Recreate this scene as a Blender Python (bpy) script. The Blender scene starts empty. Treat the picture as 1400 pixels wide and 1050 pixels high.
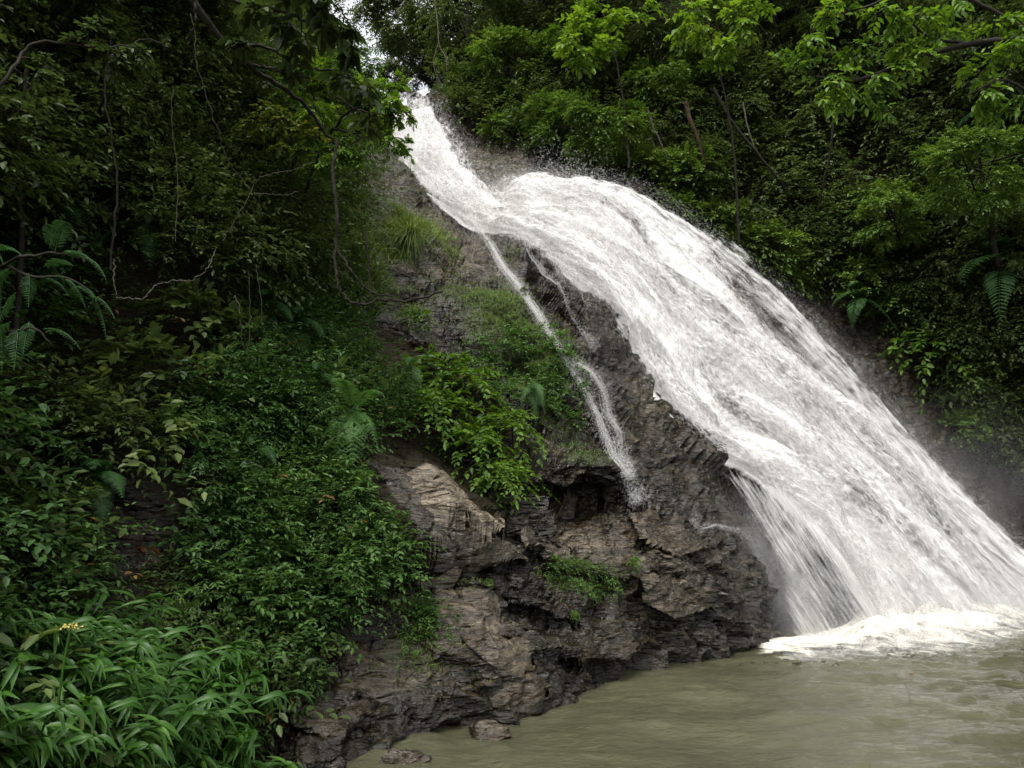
import bpy, math
import numpy as np
from mathutils import Vector

# ------------------------------------------------------------------ camera, sky, sun, exposure
SC = bpy.context.scene
COL = SC.collection
W0, H0, F0 = 1400.0, 1050.0, 1099.0
PITCH = math.radians(10.3)
CAMZ = 2.0
cam_d = bpy.data.cameras.new("camera")
cam = bpy.data.objects.new("camera", cam_d)
COL.objects.link(cam)
cam.location = (0, 0, CAMZ)
cam.rotation_euler = (math.pi / 2 + PITCH, 0, 0)
cam_d.sensor_width = 36.0
cam_d.lens = 36.0 * F0 / W0
cam_d.clip_start = 0.05
cam_d.clip_end = 600
SC.camera = cam

SUN_EL, SUN_AZ = math.radians(62), math.radians(205)   # azimuth measured from +Y towards +X
world = bpy.data.worlds.new("World")
SC.world = world
world.use_nodes = True
nt = world.node_tree
nt.nodes.clear()
out = nt.nodes.new("ShaderNodeOutputWorld")
bg = nt.nodes.new("ShaderNodeBackground")
sky = nt.nodes.new("ShaderNodeTexSky")
sky.sky_type = 'NISHITA'
sky.sun_disc = False
sky.sun_elevation = SUN_EL
sky.sun_rotation = SUN_AZ
sky.dust_density = 5.0
sky.air_density = 1.0
hsv = nt.nodes.new("ShaderNodeHueSaturation")
hsv.inputs['Saturation'].default_value = 0.18
hsv.inputs['Value'].default_value = 1.0
bg.inputs['Strength'].default_value = 0.15
nt.links.new(sky.outputs[0], hsv.inputs['Color'])
nt.links.new(hsv.outputs[0], bg.inputs[0])
nt.links.new(bg.outputs[0], out.inputs[0])

sun_d = bpy.data.lights.new("sun", 'SUN')
sun_d.energy = 0.5
sun_d.angle = math.radians(25)
sun_d.color = (1.0, 0.97, 0.9)
sun = bpy.data.objects.new("sun", sun_d)
COL.objects.link(sun)
sdir = Vector((math.sin(SUN_AZ) * math.cos(SUN_EL), math.cos(SUN_AZ) * math.cos(SUN_EL), math.sin(SUN_EL)))
sun.rotation_euler = sdir.to_track_quat('Z', 'Y').to_euler()

SC.view_settings.view_transform = 'Standard'
SC.view_settings.look = 'None'
SC.view_settings.exposure = 1.55
SC.view_settings.gamma = 1.0
SC.cycles.transparent_max_bounces = 24
SC.cycles.max_bounces = 6
SC.cycles.diffuse_bounces = 4
SC.cycles.glossy_bounces = 2
SC.cycles.transmission_bounces = 3
SC.cycles.volume_bounces = 0
SC.cycles.sample_clamp_indirect = 4.0
SC.cycles.use_denoising = True

# ------------------------------------------------------------------ numbers: noise, projection
def hsh(ix, iy, iz, seed=0):
    h = (ix.astype(np.int64) * 374761393 + iy.astype(np.int64) * 668265263 + iz.astype(np.int64) * 2147483647 + seed * 974634777) & 0xffffffff
    h = ((h ^ (h >> 13)) * 1274126177) & 0xffffffff
    h = ((h ^ (h >> 16)) * 2246822519) & 0xffffffff
    h = h ^ (h >> 15)
    return (h & 0xffffff) / float(0xffffff)

def vnoise(P, seed=0):
    i = np.floor(P).astype(np.int64)
    f = P - i
    f = f * f * f * (f * (f * 6 - 15) + 10)
    r = 0
    for dx in (0, 1):
        wx = f[:, 0] if dx else 1 - f[:, 0]
        for dy in (0, 1):
            wy = f[:, 1] if dy else 1 - f[:, 1]
            for dz in (0, 1):
                wz = f[:, 2] if dz else 1 - f[:, 2]
                r = r + wx * wy * wz * hsh(i[:, 0] + dx, i[:, 1] + dy, i[:, 2] + dz, seed)
    return r * 2 - 1

def fbm(P, octs=4, seed=0, gain=0.5):
    P = np.asarray(P, float)
    a, r = 1.0, 0
    for k in range(octs):
        r = r + a * vnoise(P * (2.03 ** k) + 17.3 * k, seed + k)
        a *= gain
    return r

def worley(Q, seed=0):
    i = np.floor(Q).astype(np.int64)
    n = len(Q)
    f1 = np.full(n, 9.0); f2 = np.full(n, 9.0)
    idh = np.zeros(n); cx = np.zeros((n, 3)); cell = np.zeros((n, 3), np.int64)
    for dx in (-1, 0, 1):
        for dy in (-1, 0, 1):
            for dz in (-1, 0, 1):
                c = i + np.array([dx, dy, dz])
                p = c + np.stack([hsh(c[:, 0], c[:, 1], c[:, 2], seed + k) for k in (1, 2, 3)], 1)
                d = np.sqrt(((Q - p) ** 2).sum(1))
                m = d < f1
                f2 = np.where(m, f1, np.minimum(f2, d))
                f1 = np.where(m, d, f1)
                cx[m] = p[m]; cell[m] = c[m]
    hs = [hsh(cell[:, 0], cell[:, 1], cell[:, 2], seed + 10 + k) for k in range(4)]
    return f1, f2, cx, hs

CP, SP = math.cos(PITCH), math.sin(PITCH)
def unproj(px, py, d):
    """photo pixel (1400x1050) + depth along the view axis -> world point (N,3)"""
    px = np.asarray(px, float); py = np.asarray(py, float); d = np.asarray(d, float)
    x = (px - W0 / 2) / F0 * d
    v = (H0 / 2 - py) / F0 * d
    return np.stack([x, CP * d - SP * v, CAMZ + SP * d + CP * v], -1)

def sstep(a, b, x):
    t = np.clip((x - a) / (b - a), 0, 1)
    return t * t * (3 - 2 * t)

# depth of the hillside at chosen directions (metres)
CTRL = np.array([
 # left bank
 (-500,1150,3.2),(-500,700,4.5),(-500,300,6),(-500,-350,8),(-200,1000,4.6),(-200,500,6.2),(-200,0,8),
 (0,1050,5.2),(0,850,6.2),(0,650,7.2),(0,450,8.2),(0,250,9.3),(0,0,10.5),(0,-300,12),
 (200,1050,5.9),(200,850,7.0),(200,650,8.0),(200,450,9.2),(200,250,10.8),(200,50,12.5),(200,-300,15),
 (370,1045,6.9),(370,900,7.6),(370,700,9.0),(370,500,10.8),(370,300,13.2),(370,120,16),(370,-50,19),
 (430,1120,6.8),(425,1045,6.8),(450,990,7.4),(450,850,8.3),(450,690,9.6),(450,560,11.2),(450,400,13.6),(460,250,18),(450,130,22),
 # centre rock
 (560,1000,8.0),(600,1130,8.4),(560,880,8.9),(560,760,9.6),(540,660,10.0),(640,680,10.3),(700,710,10.9),(540,620,11.3),(650,620,12.2),
 (560,500,13.4),(560,400,15.2),(560,320,17.6),(540,250,22.3),(520,190,26.2),(505,150,29),(585,285,22.6),(625,312,21.4),
 (700,960,9.1),(700,1100,9.8),(700,860,9.8),(700,780,10.4),(700,560,13.2),(690,450,14.8),(680,370,17),(650,335,19.4),(600,300,20.8),
 (850,925,10.9),(850,1080,11.6),(850,830,11.4),(850,740,12.1),(800,690,12.3),(830,640,12.9),(800,560,13.9),(790,470,15.2),(750,380,17.3),(690,340,19.2),
 (930,900,12.0),(930,780,12.5),(940,700,13.4),(900,590,15.0),(870,520,16.2),(820,420,18.2),(760,360,19.3),
 (1000,890,12.9),(1000,800,13.2),(1000,730,13.9),(1000,1060,13.6),(1050,880,15.2),(1060,780,15.9),(1020,690,16.2),
 (1200,870,17.0),(1200,1050,17.2),(1180,760,17.4),(1100,700,17.2),(1000,620,17.2),(930,560,17.6),
 # under the fall
 (560,200,27.2),(620,270,25),(700,310,22.6),(800,380,20.6),(900,470,19.5),(1000,500,20),(1100,600,19.4),(1200,700,19.2),(1300,800,19.6),(1400,850,20.4),(1500,870,21),
 (800,280,24.6),(900,330,24),(1000,400,23.6),(1100,480,23.2),(1200,580,22.6),(1300,690,22.2),(1400,790,22),
 (575,145,29.5),(530,150,30),
 # right hillside
 (640,200,28),(700,220,28),(760,215,28),(860,225,27.5),(960,290,26.5),(1080,380,25.5),(1200,480,24.8),(1300,600,24),(1400,700,23.2),
 (600,110,33),(650,60,34),(700,100,31),(760,0,33),(850,120,30),(950,150,29),(1000,0,31),(1100,250,27.5),(1200,100,28),(1200,350,26),(1300,250,25.5),(1400,0,26),
 (1400,300,24),(1400,500,23.5),(1500,600,22.5),(1700,700,20),(1900,800,17),(1900,300,18),(1900,-300,21),(1500,-300,26),(1100,-300,32),(800,-300,37),
 (1700,1000,19),(1900,1150,16),(1500,1100,20),(1300,1100,18.5),(420,-60,24),(480,100,27),
 (300,-350,18),
], float)
def _phi(r2):
    return 0.5 * r2 * np.log(r2 + 1e-9)
def _fit(ctrl):
    X = ctrl[:, :2] / 500.0
    y = np.log(ctrl[:, 2])
    n = len(X)
    A = _phi(((X[:, None] - X[None]) ** 2).sum(-1)) + np.eye(n) * 0.0008
    Pm = np.concatenate([np.ones((n, 1)), X], 1)
    M = np.block([[A, Pm], [Pm.T, np.zeros((3, 3))]])
    w = np.linalg.solve(M, np.concatenate([y, np.zeros(3)]))
    return X, w
_X, _rw = _fit(CTRL)
def depth0(px, py):
    q = np.stack([np.asarray(px, float), np.asarray(py, float)], -1).reshape(-1, 2) / 500.0
    out = np.empty(len(q))
    for k in range(0, len(q), 40000):
        a = q[k:k + 40000]
        out[k:k + 40000] = _phi(((a[:, None] - _X[None]) ** 2).sum(-1)) @ _rw[:-3] + _rw[-3] + a @ _rw[-2:]
    return np.exp(out)

def seg_dist(px, py, pts):
    """distance in photo units to a polyline"""
    best = np.full(len(px), 1e9)
    for (x0, y0), (x1, y1) in zip(pts[:-1], pts[1:]):
        dx, dy = x1 - x0, y1 - y0
        t = np.clip(((px - x0) * dx + (py - y0) * dy) / (dx * dx + dy * dy), 0, 1)
        best = np.minimum(best, np.hypot(px - x0 - t * dx, py - y0 - t * dy))
    return best

def inpoly(px, py, poly):
    px = np.asarray(px, float); py = np.asarray(py, float)
    c = np.zeros(px.shape, bool)
    n = len(poly)
    for i in range(n):
        x0, y0 = poly[i]; x1, y1 = poly[(i + 1) % n]
        m = ((y0 > py) != (y1 > py)) & (px < (x1 - x0) * (py - y0) / (y1 - y0 + 1e-12) + x0)
        c ^= m
    return c

def blob(px, py, cx, cy, rx, ry, ang=0):
    a = math.radians(ang)
    x = (px - cx) * math.cos(a) + (py - cy) * math.sin(a)
    y = -(px - cx) * math.sin(a) + (py - cy) * math.cos(a)
    return np.exp(-((x / rx) ** 2 + (y / ry) ** 2))

def depthS(px, py):
    """smooth hillside depth with its ledges, overhangs and hollows"""
    px = np.asarray(px, float); py = np.asarray(py, float)
    d = depth0(px, py)
    # the overhang under the upper rock, the big cracks of the lower face, the hollow beside the veil
    d = d + 0.65 * np.exp(-(seg_dist(px, py, [(745, 683), (800, 681), (865, 690)]) / 12.0) ** 2)
    d = d - 0.55 * blob(px, py, 805, 628, 90, 36, 8)
    d = d + 0.35 * np.exp(-(seg_dist(px, py, [(590, 712), (640, 722), (700, 735)]) / 6.0) ** 2)
    d = d + 0.45 * np.exp(-(seg_dist(px, py, [(565, 752), (600, 768), (640, 772)]) / 8.0) ** 2)
    d = d + 0.32 * np.exp(-(seg_dist(px, py, [(655, 812), (700, 830), (745, 850), (790, 858)]) / 8.0) ** 2)
    d = d + 0.4 * np.exp(-(seg_dist(px, py, [(655, 840), (662, 900), (700, 950)]) / 7.0) ** 2)
    d = d + 0.32 * np.exp(-(seg_dist(px, py, [(770, 905), (830, 915), (880, 905)]) / 8.0) ** 2)
    d = d + 0.35 * np.exp(-(seg_dist(px, py, [(720, 700), (740, 760)]) / 5.0) ** 2)
    d = d - 0.25 * blob(px, py, 625, 880, 34, 60, 10)
    d = d - 0.3 * blob(px, py, 800, 880, 60, 30, 10)
    d = d + 0.5 * blob(px, py, 540, 345, 22, 40, 0)
    sh = d.shape
    w, dep, _p = facet_mask(px.ravel(), py.ravel())
    d = d.ravel()
    return (d * (1 - w) + dep * w).reshape(sh)

# flat broken faces of the lower rock: outline, how far proud of the slope, how pale the stone is
FACETS = [([(574,664),(600,667),(640,680),(668,690),(700,712),(690,722),(645,729),(612,716),(588,710)], .28, 1.0),
          ([(500,648),(540,645),(572,664),(588,712),(596,757),(560,752),(530,722),(508,690)], .22, .12),
          ([(502,640),(545,638),(577,658),(560,664),(520,654)], .32, .9),
          ([(590,738),(640,726),(700,740),(728,768),(660,764),(610,756)], .18, .4),
          ([(570,766),(601,769),(603,786),(580,786)], .12, .75),
          ([(598,824),(656,830),(662,880),(642,912),(596,900),(590,860)], .20, .4),
          ([(656,902),(696,900),(708,950),(672,958),(650,932)], .22, .35),
          ([(712,716),(765,722),(800,742),(760,758),(722,748)], .16, .5),
          ([(735,752),(840,748),(900,775),(850,790),(760,775)], .12, .2),
          ([(795,870),(850,858),(900,880),(860,905),(805,900)], .16, .15),
          ([(860,700),(930,712),(985,745),(930,762),(875,735)], .18, .3),
          ([(880,790),(960,800),(990,830),(930,850),(880,825)], .16, .3),
          ([(470,890),(560,905),(600,940),(540,960),(470,945)], .18, .15),
          ([(400,930),(465,925),(500,975),(440,1010),(395,985)], .2, .12)]
FPL = []
for poly, pr, pal in FACETS:
    a = np.array(poly, float)
    dd = depth0(a[:, 0], a[:, 1])
    A_ = np.c_[np.ones(len(a)), a]
    FPL.append((a, np.linalg.lstsq(A_, 1 / dd, rcond=None)[0]))
def facet_mask(px, py):
    """weight and depth of the facet at each point, and paleness"""
    w = np.zeros(len(px)); dep = np.zeros(len(px)); pale = np.zeros(len(px))
    for (a, co), (poly, pr, pal) in zip(FPL, FACETS):
        m = (px > a[:, 0].min() - 9) & (px < a[:, 0].max() + 9) & (py > a[:, 1].min() - 9) & (py < a[:, 1].max() + 9)
        if not m.any(): continue
        x, y = px[m], py[m]
        ins = inpoly(x, y, poly)
        ed = seg_dist(x, y, list(poly) + [poly[0]])
        ww = np.where(ins, 1.0, 1 - sstep(0, 5, ed))
        d = 1 / (co[0] + co[1] * x + co[2] * y) - pr
        tk = ww > w[m]
        i = np.where(m)[0][tk]
        w[i] = ww[tk]; dep[i] = d[tk]; pale[i] = pal * ww[tk]
    return w, dep, pale

def smoothP(px, py):
    return unproj(px, py, depthS(px, py))

th = math.radians(24)
E1 = np.array([math.cos(th), -0.25, -math.sin(th)]); E1 /= np.linalg.norm(E1)
E3 = np.array([math.sin(th), -0.35, math.cos(th)]); E3 -= E3.dot(E1) * E1; E3 /= np.linalg.norm(E3)
E2 = np.cross(E3, E1)
EM = np.stack([E1, E2, E3], 1)
def cells(Q, s, amp, tilt, crack, cw, seed):
    q = Q / np.array(s)
    f1, f2, c, h = worley(q, seed)
    r = (q - c)
    t = (np.stack(h[:3], 1) - 0.5) * 2
    d = amp * (h[3] - 0.5) + tilt * (r * t).sum(1)
    return d - crack * np.exp(-(f2 - f1) / cw)

def rockdisp(P, rough):
    wv = np.stack([fbm(P * 0.6, 3, 5), fbm(P * 0.6 + 9, 3, 6), fbm(P * 0.6 + 31, 3, 7)], 1)
    Q = (P + wv * 0.34) @ EM
    far = 1 - 0.6 * sstep(13, 19, P[:, 1])
    d = cells(Q, (1.9, 1.5, 0.62), 0.22, 0.14, 0.10, 0.05, 100) * (1 - 0.45 * sstep(13, 19, P[:, 1]))
    d += cells(Q, (0.75, 0.6, 0.20), 0.16, 0.09, 0.06, 0.08, 200) * far
    d += cells(Q, (0.26, 0.24, 0.075), 0.06, 0.035, 0.02, 0.1, 300) * far
    d += 0.05 * fbm(P * 2.5, 4, 11)
    return d * rough + 0.35 * fbm(P * 0.35, 3, 21)

ROCKPOLY = [(470,215),(500,150),(600,120),(760,225),(900,270),(1110,345),(1210,400),(1275,500),(1430,660),(1500,900),(1400,1200),(300,1200),(370,1000),(430,880),(520,830),(570,760),(500,650),(700,690),(740,640),(700,560),(560,470),(480,420),(520,330)]
def roughness_of(px, py):
    m = inpoly(px, py, ROCKPOLY).astype(float)
    m = np.maximum(m, blob(px, py, 160, 750, 70, 60) > 0.4)
    w, _d, _p = facet_mask(np.asarray(px, float).ravel(), np.asarray(py, float).ravel())
    return (0.35 + 0.65 * m) * (1 - 0.72 * w)

def surf(px, py, off=0.0):
    px = np.asarray(px, float).ravel(); py = np.asarray(py, float).ravel()
    e = 4.0
    P = smoothP(px, py)
    a = smoothP(px + e, py) - smoothP(px - e, py)
    b = smoothP(px, py + e) - smoothP(px, py - e)
    n = np.cross(b, a)
    n /= np.linalg.norm(n, axis=1)[:, None] + 1e-12
    d = rockdisp(P, roughness_of(px, py))
    return P + n * (d + off)[:, None], n

# ------------------------------------------------------------------ mesh / object helpers
def mesh_obj(name, verts, faces, mat=None, parent=None, attrs=None, uv=None, smooth=False, link=True):
    """faces: (N,4) or (N,3) int array, or a list of such arrays"""
    me = bpy.data.meshes.new(name)
    V = np.ascontiguousarray(verts, np.float32)
    if isinstance(faces, np.ndarray):
        faces = [faces]
    faces = [f for f in faces if len(f)]
    loops = np.concatenate([f.ravel() for f in faces]).astype(np.int32)
    sizes = np.concatenate([np.full(len(f), f.shape[1], np.int32) for f in faces])
    starts = np.concatenate([[0], np.cumsum(sizes)[:-1]]).astype(np.int32)
    me.vertices.add(len(V)); me.vertices.foreach_set("co", V.ravel())
    me.loops.add(len(loops)); me.loops.foreach_set("vertex_index", loops)
    me.polygons.add(len(sizes)); me.polygons.foreach_set("loop_start", starts)
    me.polygons.foreach_set("loop_total", sizes)
    if uv is not None:
        l = me.uv_layers.new(name="UVMap")
        l.data.foreach_set("uv", np.ascontiguousarray(uv[loops], np.float32).ravel())
    for k, v in (attrs or {}).items():
        a = me.attributes.new(k, 'FLOAT', 'POINT')
        a.data.foreach_set("value", np.ascontiguousarray(v, np.float32))
    if smooth:
        me.polygons.foreach_set("use_smooth", np.ones(len(sizes), bool))
    me.update(calc_edges=True)
    me.validate()
    if mat: me.materials.append(mat)
    o = bpy.data.objects.new(name, me)
    if link: COL.objects.link(o)
    if parent: o.parent = parent
    return o

def grid_faces(nr, nc):
    i = np.arange(nr * nc).reshape(nr, nc)
    return np.stack([i[:-1, :-1], i[1:, :-1], i[1:, 1:], i[:-1, 1:]], -1).reshape(-1, 4)

def tag(o, label=None, cat=None, group=None, kind=None):
    if label: o['label'] = label
    if cat: o['category'] = cat
    if group: o['group'] = group
    if kind: o['kind'] = kind
    return o

def empty(name, loc, label=None, cat=None, group=None):
    o = bpy.data.objects.new(name, None)
    COL.objects.link(o)
    o.location = loc
    o.empty_display_size = 0.2
    return tag(o, label, cat, group)

def copy_thing(root, loc, rot=None, scale=None, label=None, group=None):
    r = root.copy(); COL.objects.link(r); r.location = loc
    if rot is not None: r.rotation_euler = rot
    if scale is not None: r.scale = (scale,) * 3
    if label: r['label'] = label
    if group: r['group'] = group
    for ch in list(root.children):
        c = ch.copy(); COL.objects.link(c); c.parent = r
    return r

class MB:
    def __init__(s): s.v = []; s.f4 = []; s.f3 = []; s.t = []; s.n = 0
    def add(s, v, f4=None, f3=None, t=None):
        v = np.asarray(v, float)
        if f4 is not None and len(f4): s.f4.append(np.asarray(f4) + s.n)
        if f3 is not None and len(f3): s.f3.append(np.asarray(f3) + s.n)
        s.v.append(v); s.n += len(v)
        s.t.append(np.full(len(v), 0.5) if t is None else np.broadcast_to(t, (len(v),)))
    def build(s, name, mat, parent=None, smooth=False, origin=(0, 0, 0)):
        fs = []
        if s.f4: fs.append(np.concatenate(s.f4))
        if s.f3: fs.append(np.concatenate(s.f3))
        return mesh_obj(name, np.concatenate(s.v) - np.array(origin, float), fs, mat, parent, {"tint": np.concatenate(s.t)}, smooth=smooth)

def spline(pts, n):
    """Catmull-Rom through pts, n samples"""
    p = np.asarray(pts, float)
    if len(p) == 2:
        t = np.linspace(0, 1, n)[:, None]
        return p[0] * (1 - t) + p[1] * t
    p = np.concatenate([2 * p[:1] - p[1:2], p, 2 * p[-1:] - p[-2:-1]])
    t = np.linspace(0, len(p) - 3 - 1e-9, n)
    i = t.astype(int); f = (t - i)[:, None]
    a, b, c, d = p[i], p[i + 1], p[i + 2], p[i + 3]
    return 0.5 * (2 * b + (c - a) * f + (2 * a - 5 * b + 4 * c - d) * f ** 2 + (3 * b - 3 * c + d - a) * f ** 3)

def tube(mb, pts, r0, r1=None, sides=6, t=0.5):
    p = np.asarray(pts, float); n = len(p)
    r = np.linspace(r0, r0 if r1 is None else r1, n) if np.isscalar(r0) else np.asarray(r0)
    T = np.gradient(p, axis=0); T /= np.linalg.norm(T, axis=1)[:, None] + 1e-9
    ref = np.array([0.31, 0.77, 0.2])
    A = np.cross(T, ref); A /= np.linalg.norm(A, axis=1)[:, None] + 1e-9
    B = np.cross(T, A)
    an = np.linspace(0, 2 * np.pi, sides, endpoint=False)
    V = p[:, None] + r[:, None, None] * (np.cos(an)[None, :, None] * A[:, None] + np.sin(an)[None, :, None] * B[:, None])
    i = np.arange(n * sides).reshape(n, sides)
    j = np.roll(i, -1, 1)
    f = np.stack([i[:-1], j[:-1], j[1:], i[1:]], -1).reshape(-1, 4)
    mb.add(V.reshape(-1, 3), f, None, t)

# leaf templates: (x along, y across, z up) with length 1, half width 1 (scaled), quads
LEAF_V = np.array([(0,0,0),(.32,1,.05),(.72,.72,0),(1,0,-.16),(.72,-.72,0),(.32,-1,.05)], float)
LEAF_F = np.array([(0,1,2,3),(0,3,4,5)])
_xs = np.linspace(0, 1, 7)
_w = np.array([.12, .75, 1.0, .95, .72, .38, .02])
def blade_template(droop=0.5, fold=0.25):
    V = []
    for x, w in zip(_xs, _w):
        z = -droop * x ** 2
        V += [(x * (1 - 0.25 * droop * x), w, z + fold * 0.12 * w), (x * (1 - 0.25 * droop * x), 0, z), (x * (1 - 0.25 * droop * x), -w, z + fold * 0.12 * w)]
    Fq = []
    for k in range(6):
        a = 3 * k
        Fq += [(a, a + 3, a + 4, a + 1), (a + 1, a + 4, a + 5, a + 2)]
    return np.array(V), np.array(Fq)


def norm(v):
    return v / (np.linalg.norm(v, axis=-1, keepdims=True) + 1e-9)

def place_leaves(mb, O, X, Zh, L, Wd, tint, tmpl=None):
    """many leaves at once: origin, direction, up hint, length, half width, tint"""
    V0, F0_ = (LEAF_V, LEAF_F) if tmpl is None else tmpl
    n = len(O)
    X = norm(X)
    Y = norm(np.cross(Zh, X)); Z = np.cross(X, Y)
    L = np.broadcast_to(L, (n,)); Wd = np.broadcast_to(Wd, (n,))
    V = (O[:, None] + V0[None, :, 0, None] * (L[:, None, None] * X[:, None])
         + V0[None, :, 1, None] * (Wd[:, None, None] * Y[:, None])
         + V0[None, :, 2, None] * (L[:, None, None] * Z[:, None]))
    F = F0_[None] + (np.arange(n) * len(V0))[:, None, None]
    mb.add(V.reshape(-1, 3), F.reshape(-1, 4), None, np.repeat(np.broadcast_to(tint, (n,)), len(V0)))

def twigs(mb, rng, O, D, L, K, leaf, wratio=0.22, droop=0.35, flat=0.6, tint=0.5, tvar=0.12, stem=False, smb=None):
    """leafy twigs: K leaves alternate along each twig, which bows down under its own weight"""
    n = len(O)
    D = norm(D); L = np.broadcast_to(L, (n,)); leaf = np.broadcast_to(leaf, (n,))
    up = np.array([0, 0, 1.0])
    S = norm(np.cross(D, up) + rng.normal(0, 0.15, (n, 3)))
    t = (np.arange(K) + 0.6) / K
    j = rng.uniform(-.06, .06, (n, K))
    tt = np.clip(t[None] + j, 0.05, 1)
    P = O[:, None] + D[:, None] * (L[:, None] * tt)[..., None]
    P[..., 2] -= droop * L[:, None] * tt ** 2
    sg = np.where(np.arange(K) % 2 == 0, 1.0, -1.0)[None] * np.ones((n, 1))
    sg[:, -1] = rng.uniform(-.3, .3, n)
    fw = 0.45 + 0.5 * tt
    X = D[:, None] * fw[..., None] + S[:, None] * sg[..., None] * 0.9 + rng.normal(0, 0.22, (n, K, 3))
    X[..., 2] -= droop * 0.9 * tt + 0.15
    Zh = up + rng.normal(0, 0.35 * (1.6 - flat), (n, K, 3)) + D[:, None] * 0.25
    lf = leaf[:, None] * rng.uniform(0.65, 1.15, (n, K)) * (1 - 0.25 * np.abs(tt - 0.6))
    ti = (np.broadcast_to(tint, (n,))[:, None] + rng.normal(0, tvar, (n, K)) + 0.10 * (tt - 0.5))
    place_leaves(mb, P.reshape(-1, 3), X.reshape(-1, 3), Zh.reshape(-1, 3), lf.ravel(), lf.ravel() * wratio, np.clip(ti.ravel(), 0, 1))
    if stem and smb is not None:
        for k in range(n):
            q = np.linspace(0, 1, 4)[:, None]
            pts = O[k] + D[k] * L[k] * q
            pts[:, 2] -= droop * L[k] * (q[:, 0] ** 2)
            tube(smb, pts, 0.006, 0.002, 3)

# ------------------------------------------------------------------ materials
def newmat(name):
    m = bpy.data.materials.new(name); m.use_nodes = True
    t = m.node_tree; t.nodes.clear()
    return m, t, t.nodes.new("ShaderNodeOutputMaterial")
def N(t, typ, **kw):
    n = t.nodes.new(typ)
    for k, v in kw.items():
        if k in n.inputs: n.inputs[k].default_value = v
        else: setattr(n, k, v)
    return n
def ramp(t, stops, src=None):
    r = t.nodes.new("ShaderNodeValToRGB")
    e = r.color_ramp.elements
    while len(e) < len(stops): e.new(0.5)
    for k, (p, c) in enumerate(stops):
        e[k].position = p
        e[k].color = (c, c, c, 1) if np.isscalar(c) else (*c, 1)
    if src is not None: t.links.new(src, r.inputs[0])
    return r
def math_(t, op, a, b=None, clamp=False):
    m = t.nodes.new("ShaderNodeMath"); m.operation = op; m.use_clamp = clamp
    for k, x in ((0, a), (1, b)):
        if x is None: continue
        if isinstance(x, (int, float)): m.inputs[k].default_value = x
        else: t.links.new(x, m.inputs[k])
    return m.outputs[0]

def leaf_material(name, dark, mid, light, rough=0.46, trans=0.3, spec=0.22):
    m, t, o = newmat(name)
    at = N(t, "ShaderNodeAttribute", attribute_name="tint")
    oi = t.nodes.new("ShaderNodeObjectInfo")
    f = math_(t, 'ADD', at.outputs['Fac'], math_(t, 'MULTIPLY', math_(t, 'SUBTRACT', oi.outputs['Random'], 0.5), 0.14))
    r = ramp(t, [(0.0, dark), (0.5, mid), (1.0, light)], f)
    tc = t.nodes.new("ShaderNodeTexCoord")
    nz = N(t, "ShaderNodeTexNoise", Scale=9.0, Detail=3.0)
    t.links.new(tc.outputs['Object'], nz.inputs['Vector'])
    mx = N(t, "ShaderNodeMix", data_type='RGBA', blend_type='MULTIPLY')
    mx.inputs[0].default_value = 1.0
    t.links.new(r.outputs[0], mx.inputs[6])
    rr = ramp(t, [(0.3, 0.72), (0.7, 1.15)], nz.outputs[0])
    t.links.new(rr.outputs[0], mx.inputs[7])
    p = N(t, "ShaderNodeBsdfPrincipled")
    p.inputs['Roughness'].default_value = rough
    p.inputs['Specular IOR Level'].default_value = spec
    t.links.new(mx.outputs[2], p.inputs['Base Color'])
    tr = t.nodes.new("ShaderNodeBsdfTranslucent")
    br = N(t, "ShaderNodeHueSaturation", Saturation=1.1, Value=1.5, Hue=0.49)
    t.links.new(mx.outputs[2], br.inputs['Color'])
    t.links.new(br.outputs[0], tr.inputs[0])
    ms = N(t, "ShaderNodeMixShader"); ms.inputs[0].default_value = trans
    t.links.new(p.outputs[0], ms.inputs[1]); t.links.new(tr.outputs[0], ms.inputs[2])
    t.links.new(ms.outputs[0], o.inputs[0])
    return m

M_LEAF = leaf_material("leaf_green", (0.012, 0.026, 0.008), (0.040, 0.088, 0.020), (0.10, 0.18, 0.038))
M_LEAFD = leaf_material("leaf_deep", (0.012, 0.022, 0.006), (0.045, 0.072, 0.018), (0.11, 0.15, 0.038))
M_LEAFB = leaf_material("leaf_bright", (0.020, 0.050, 0.009), (0.078, 0.150, 0.018), (0.17, 0.26, 0.036), trans=0.38)
M_LEAFY = leaf_material("leaf_yellow", (0.03, 0.06, 0.010), (0.085, 0.135, 0.018), (0.20, 0.17, 0.035), trans=0.4)
M_FRESH = leaf_material("leaf_fresh", (0.020, 0.044, 0.009), (0.074, 0.134, 0.022), (0.16, 0.23, 0.04))
M_FERN = leaf_material("fern_green", (0.012, 0.036, 0.010), (0.034, 0.090, 0.022), (0.10, 0.20, 0.045), rough=0.5, trans=0.3)
M_GING = leaf_material("ginger_green", (0.011, 0.036, 0.005), (0.032, 0.090, 0.011), (0.080, 0.17, 0.022), rough=0.42, trans=0.3, spec=0.25)
M_GRASS = leaf_material("grass_green", (0.035, 0.06, 0.012), (0.09, 0.14, 0.025), (0.20, 0.23, 0.06), rough=0.6, trans=0.35)

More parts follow.
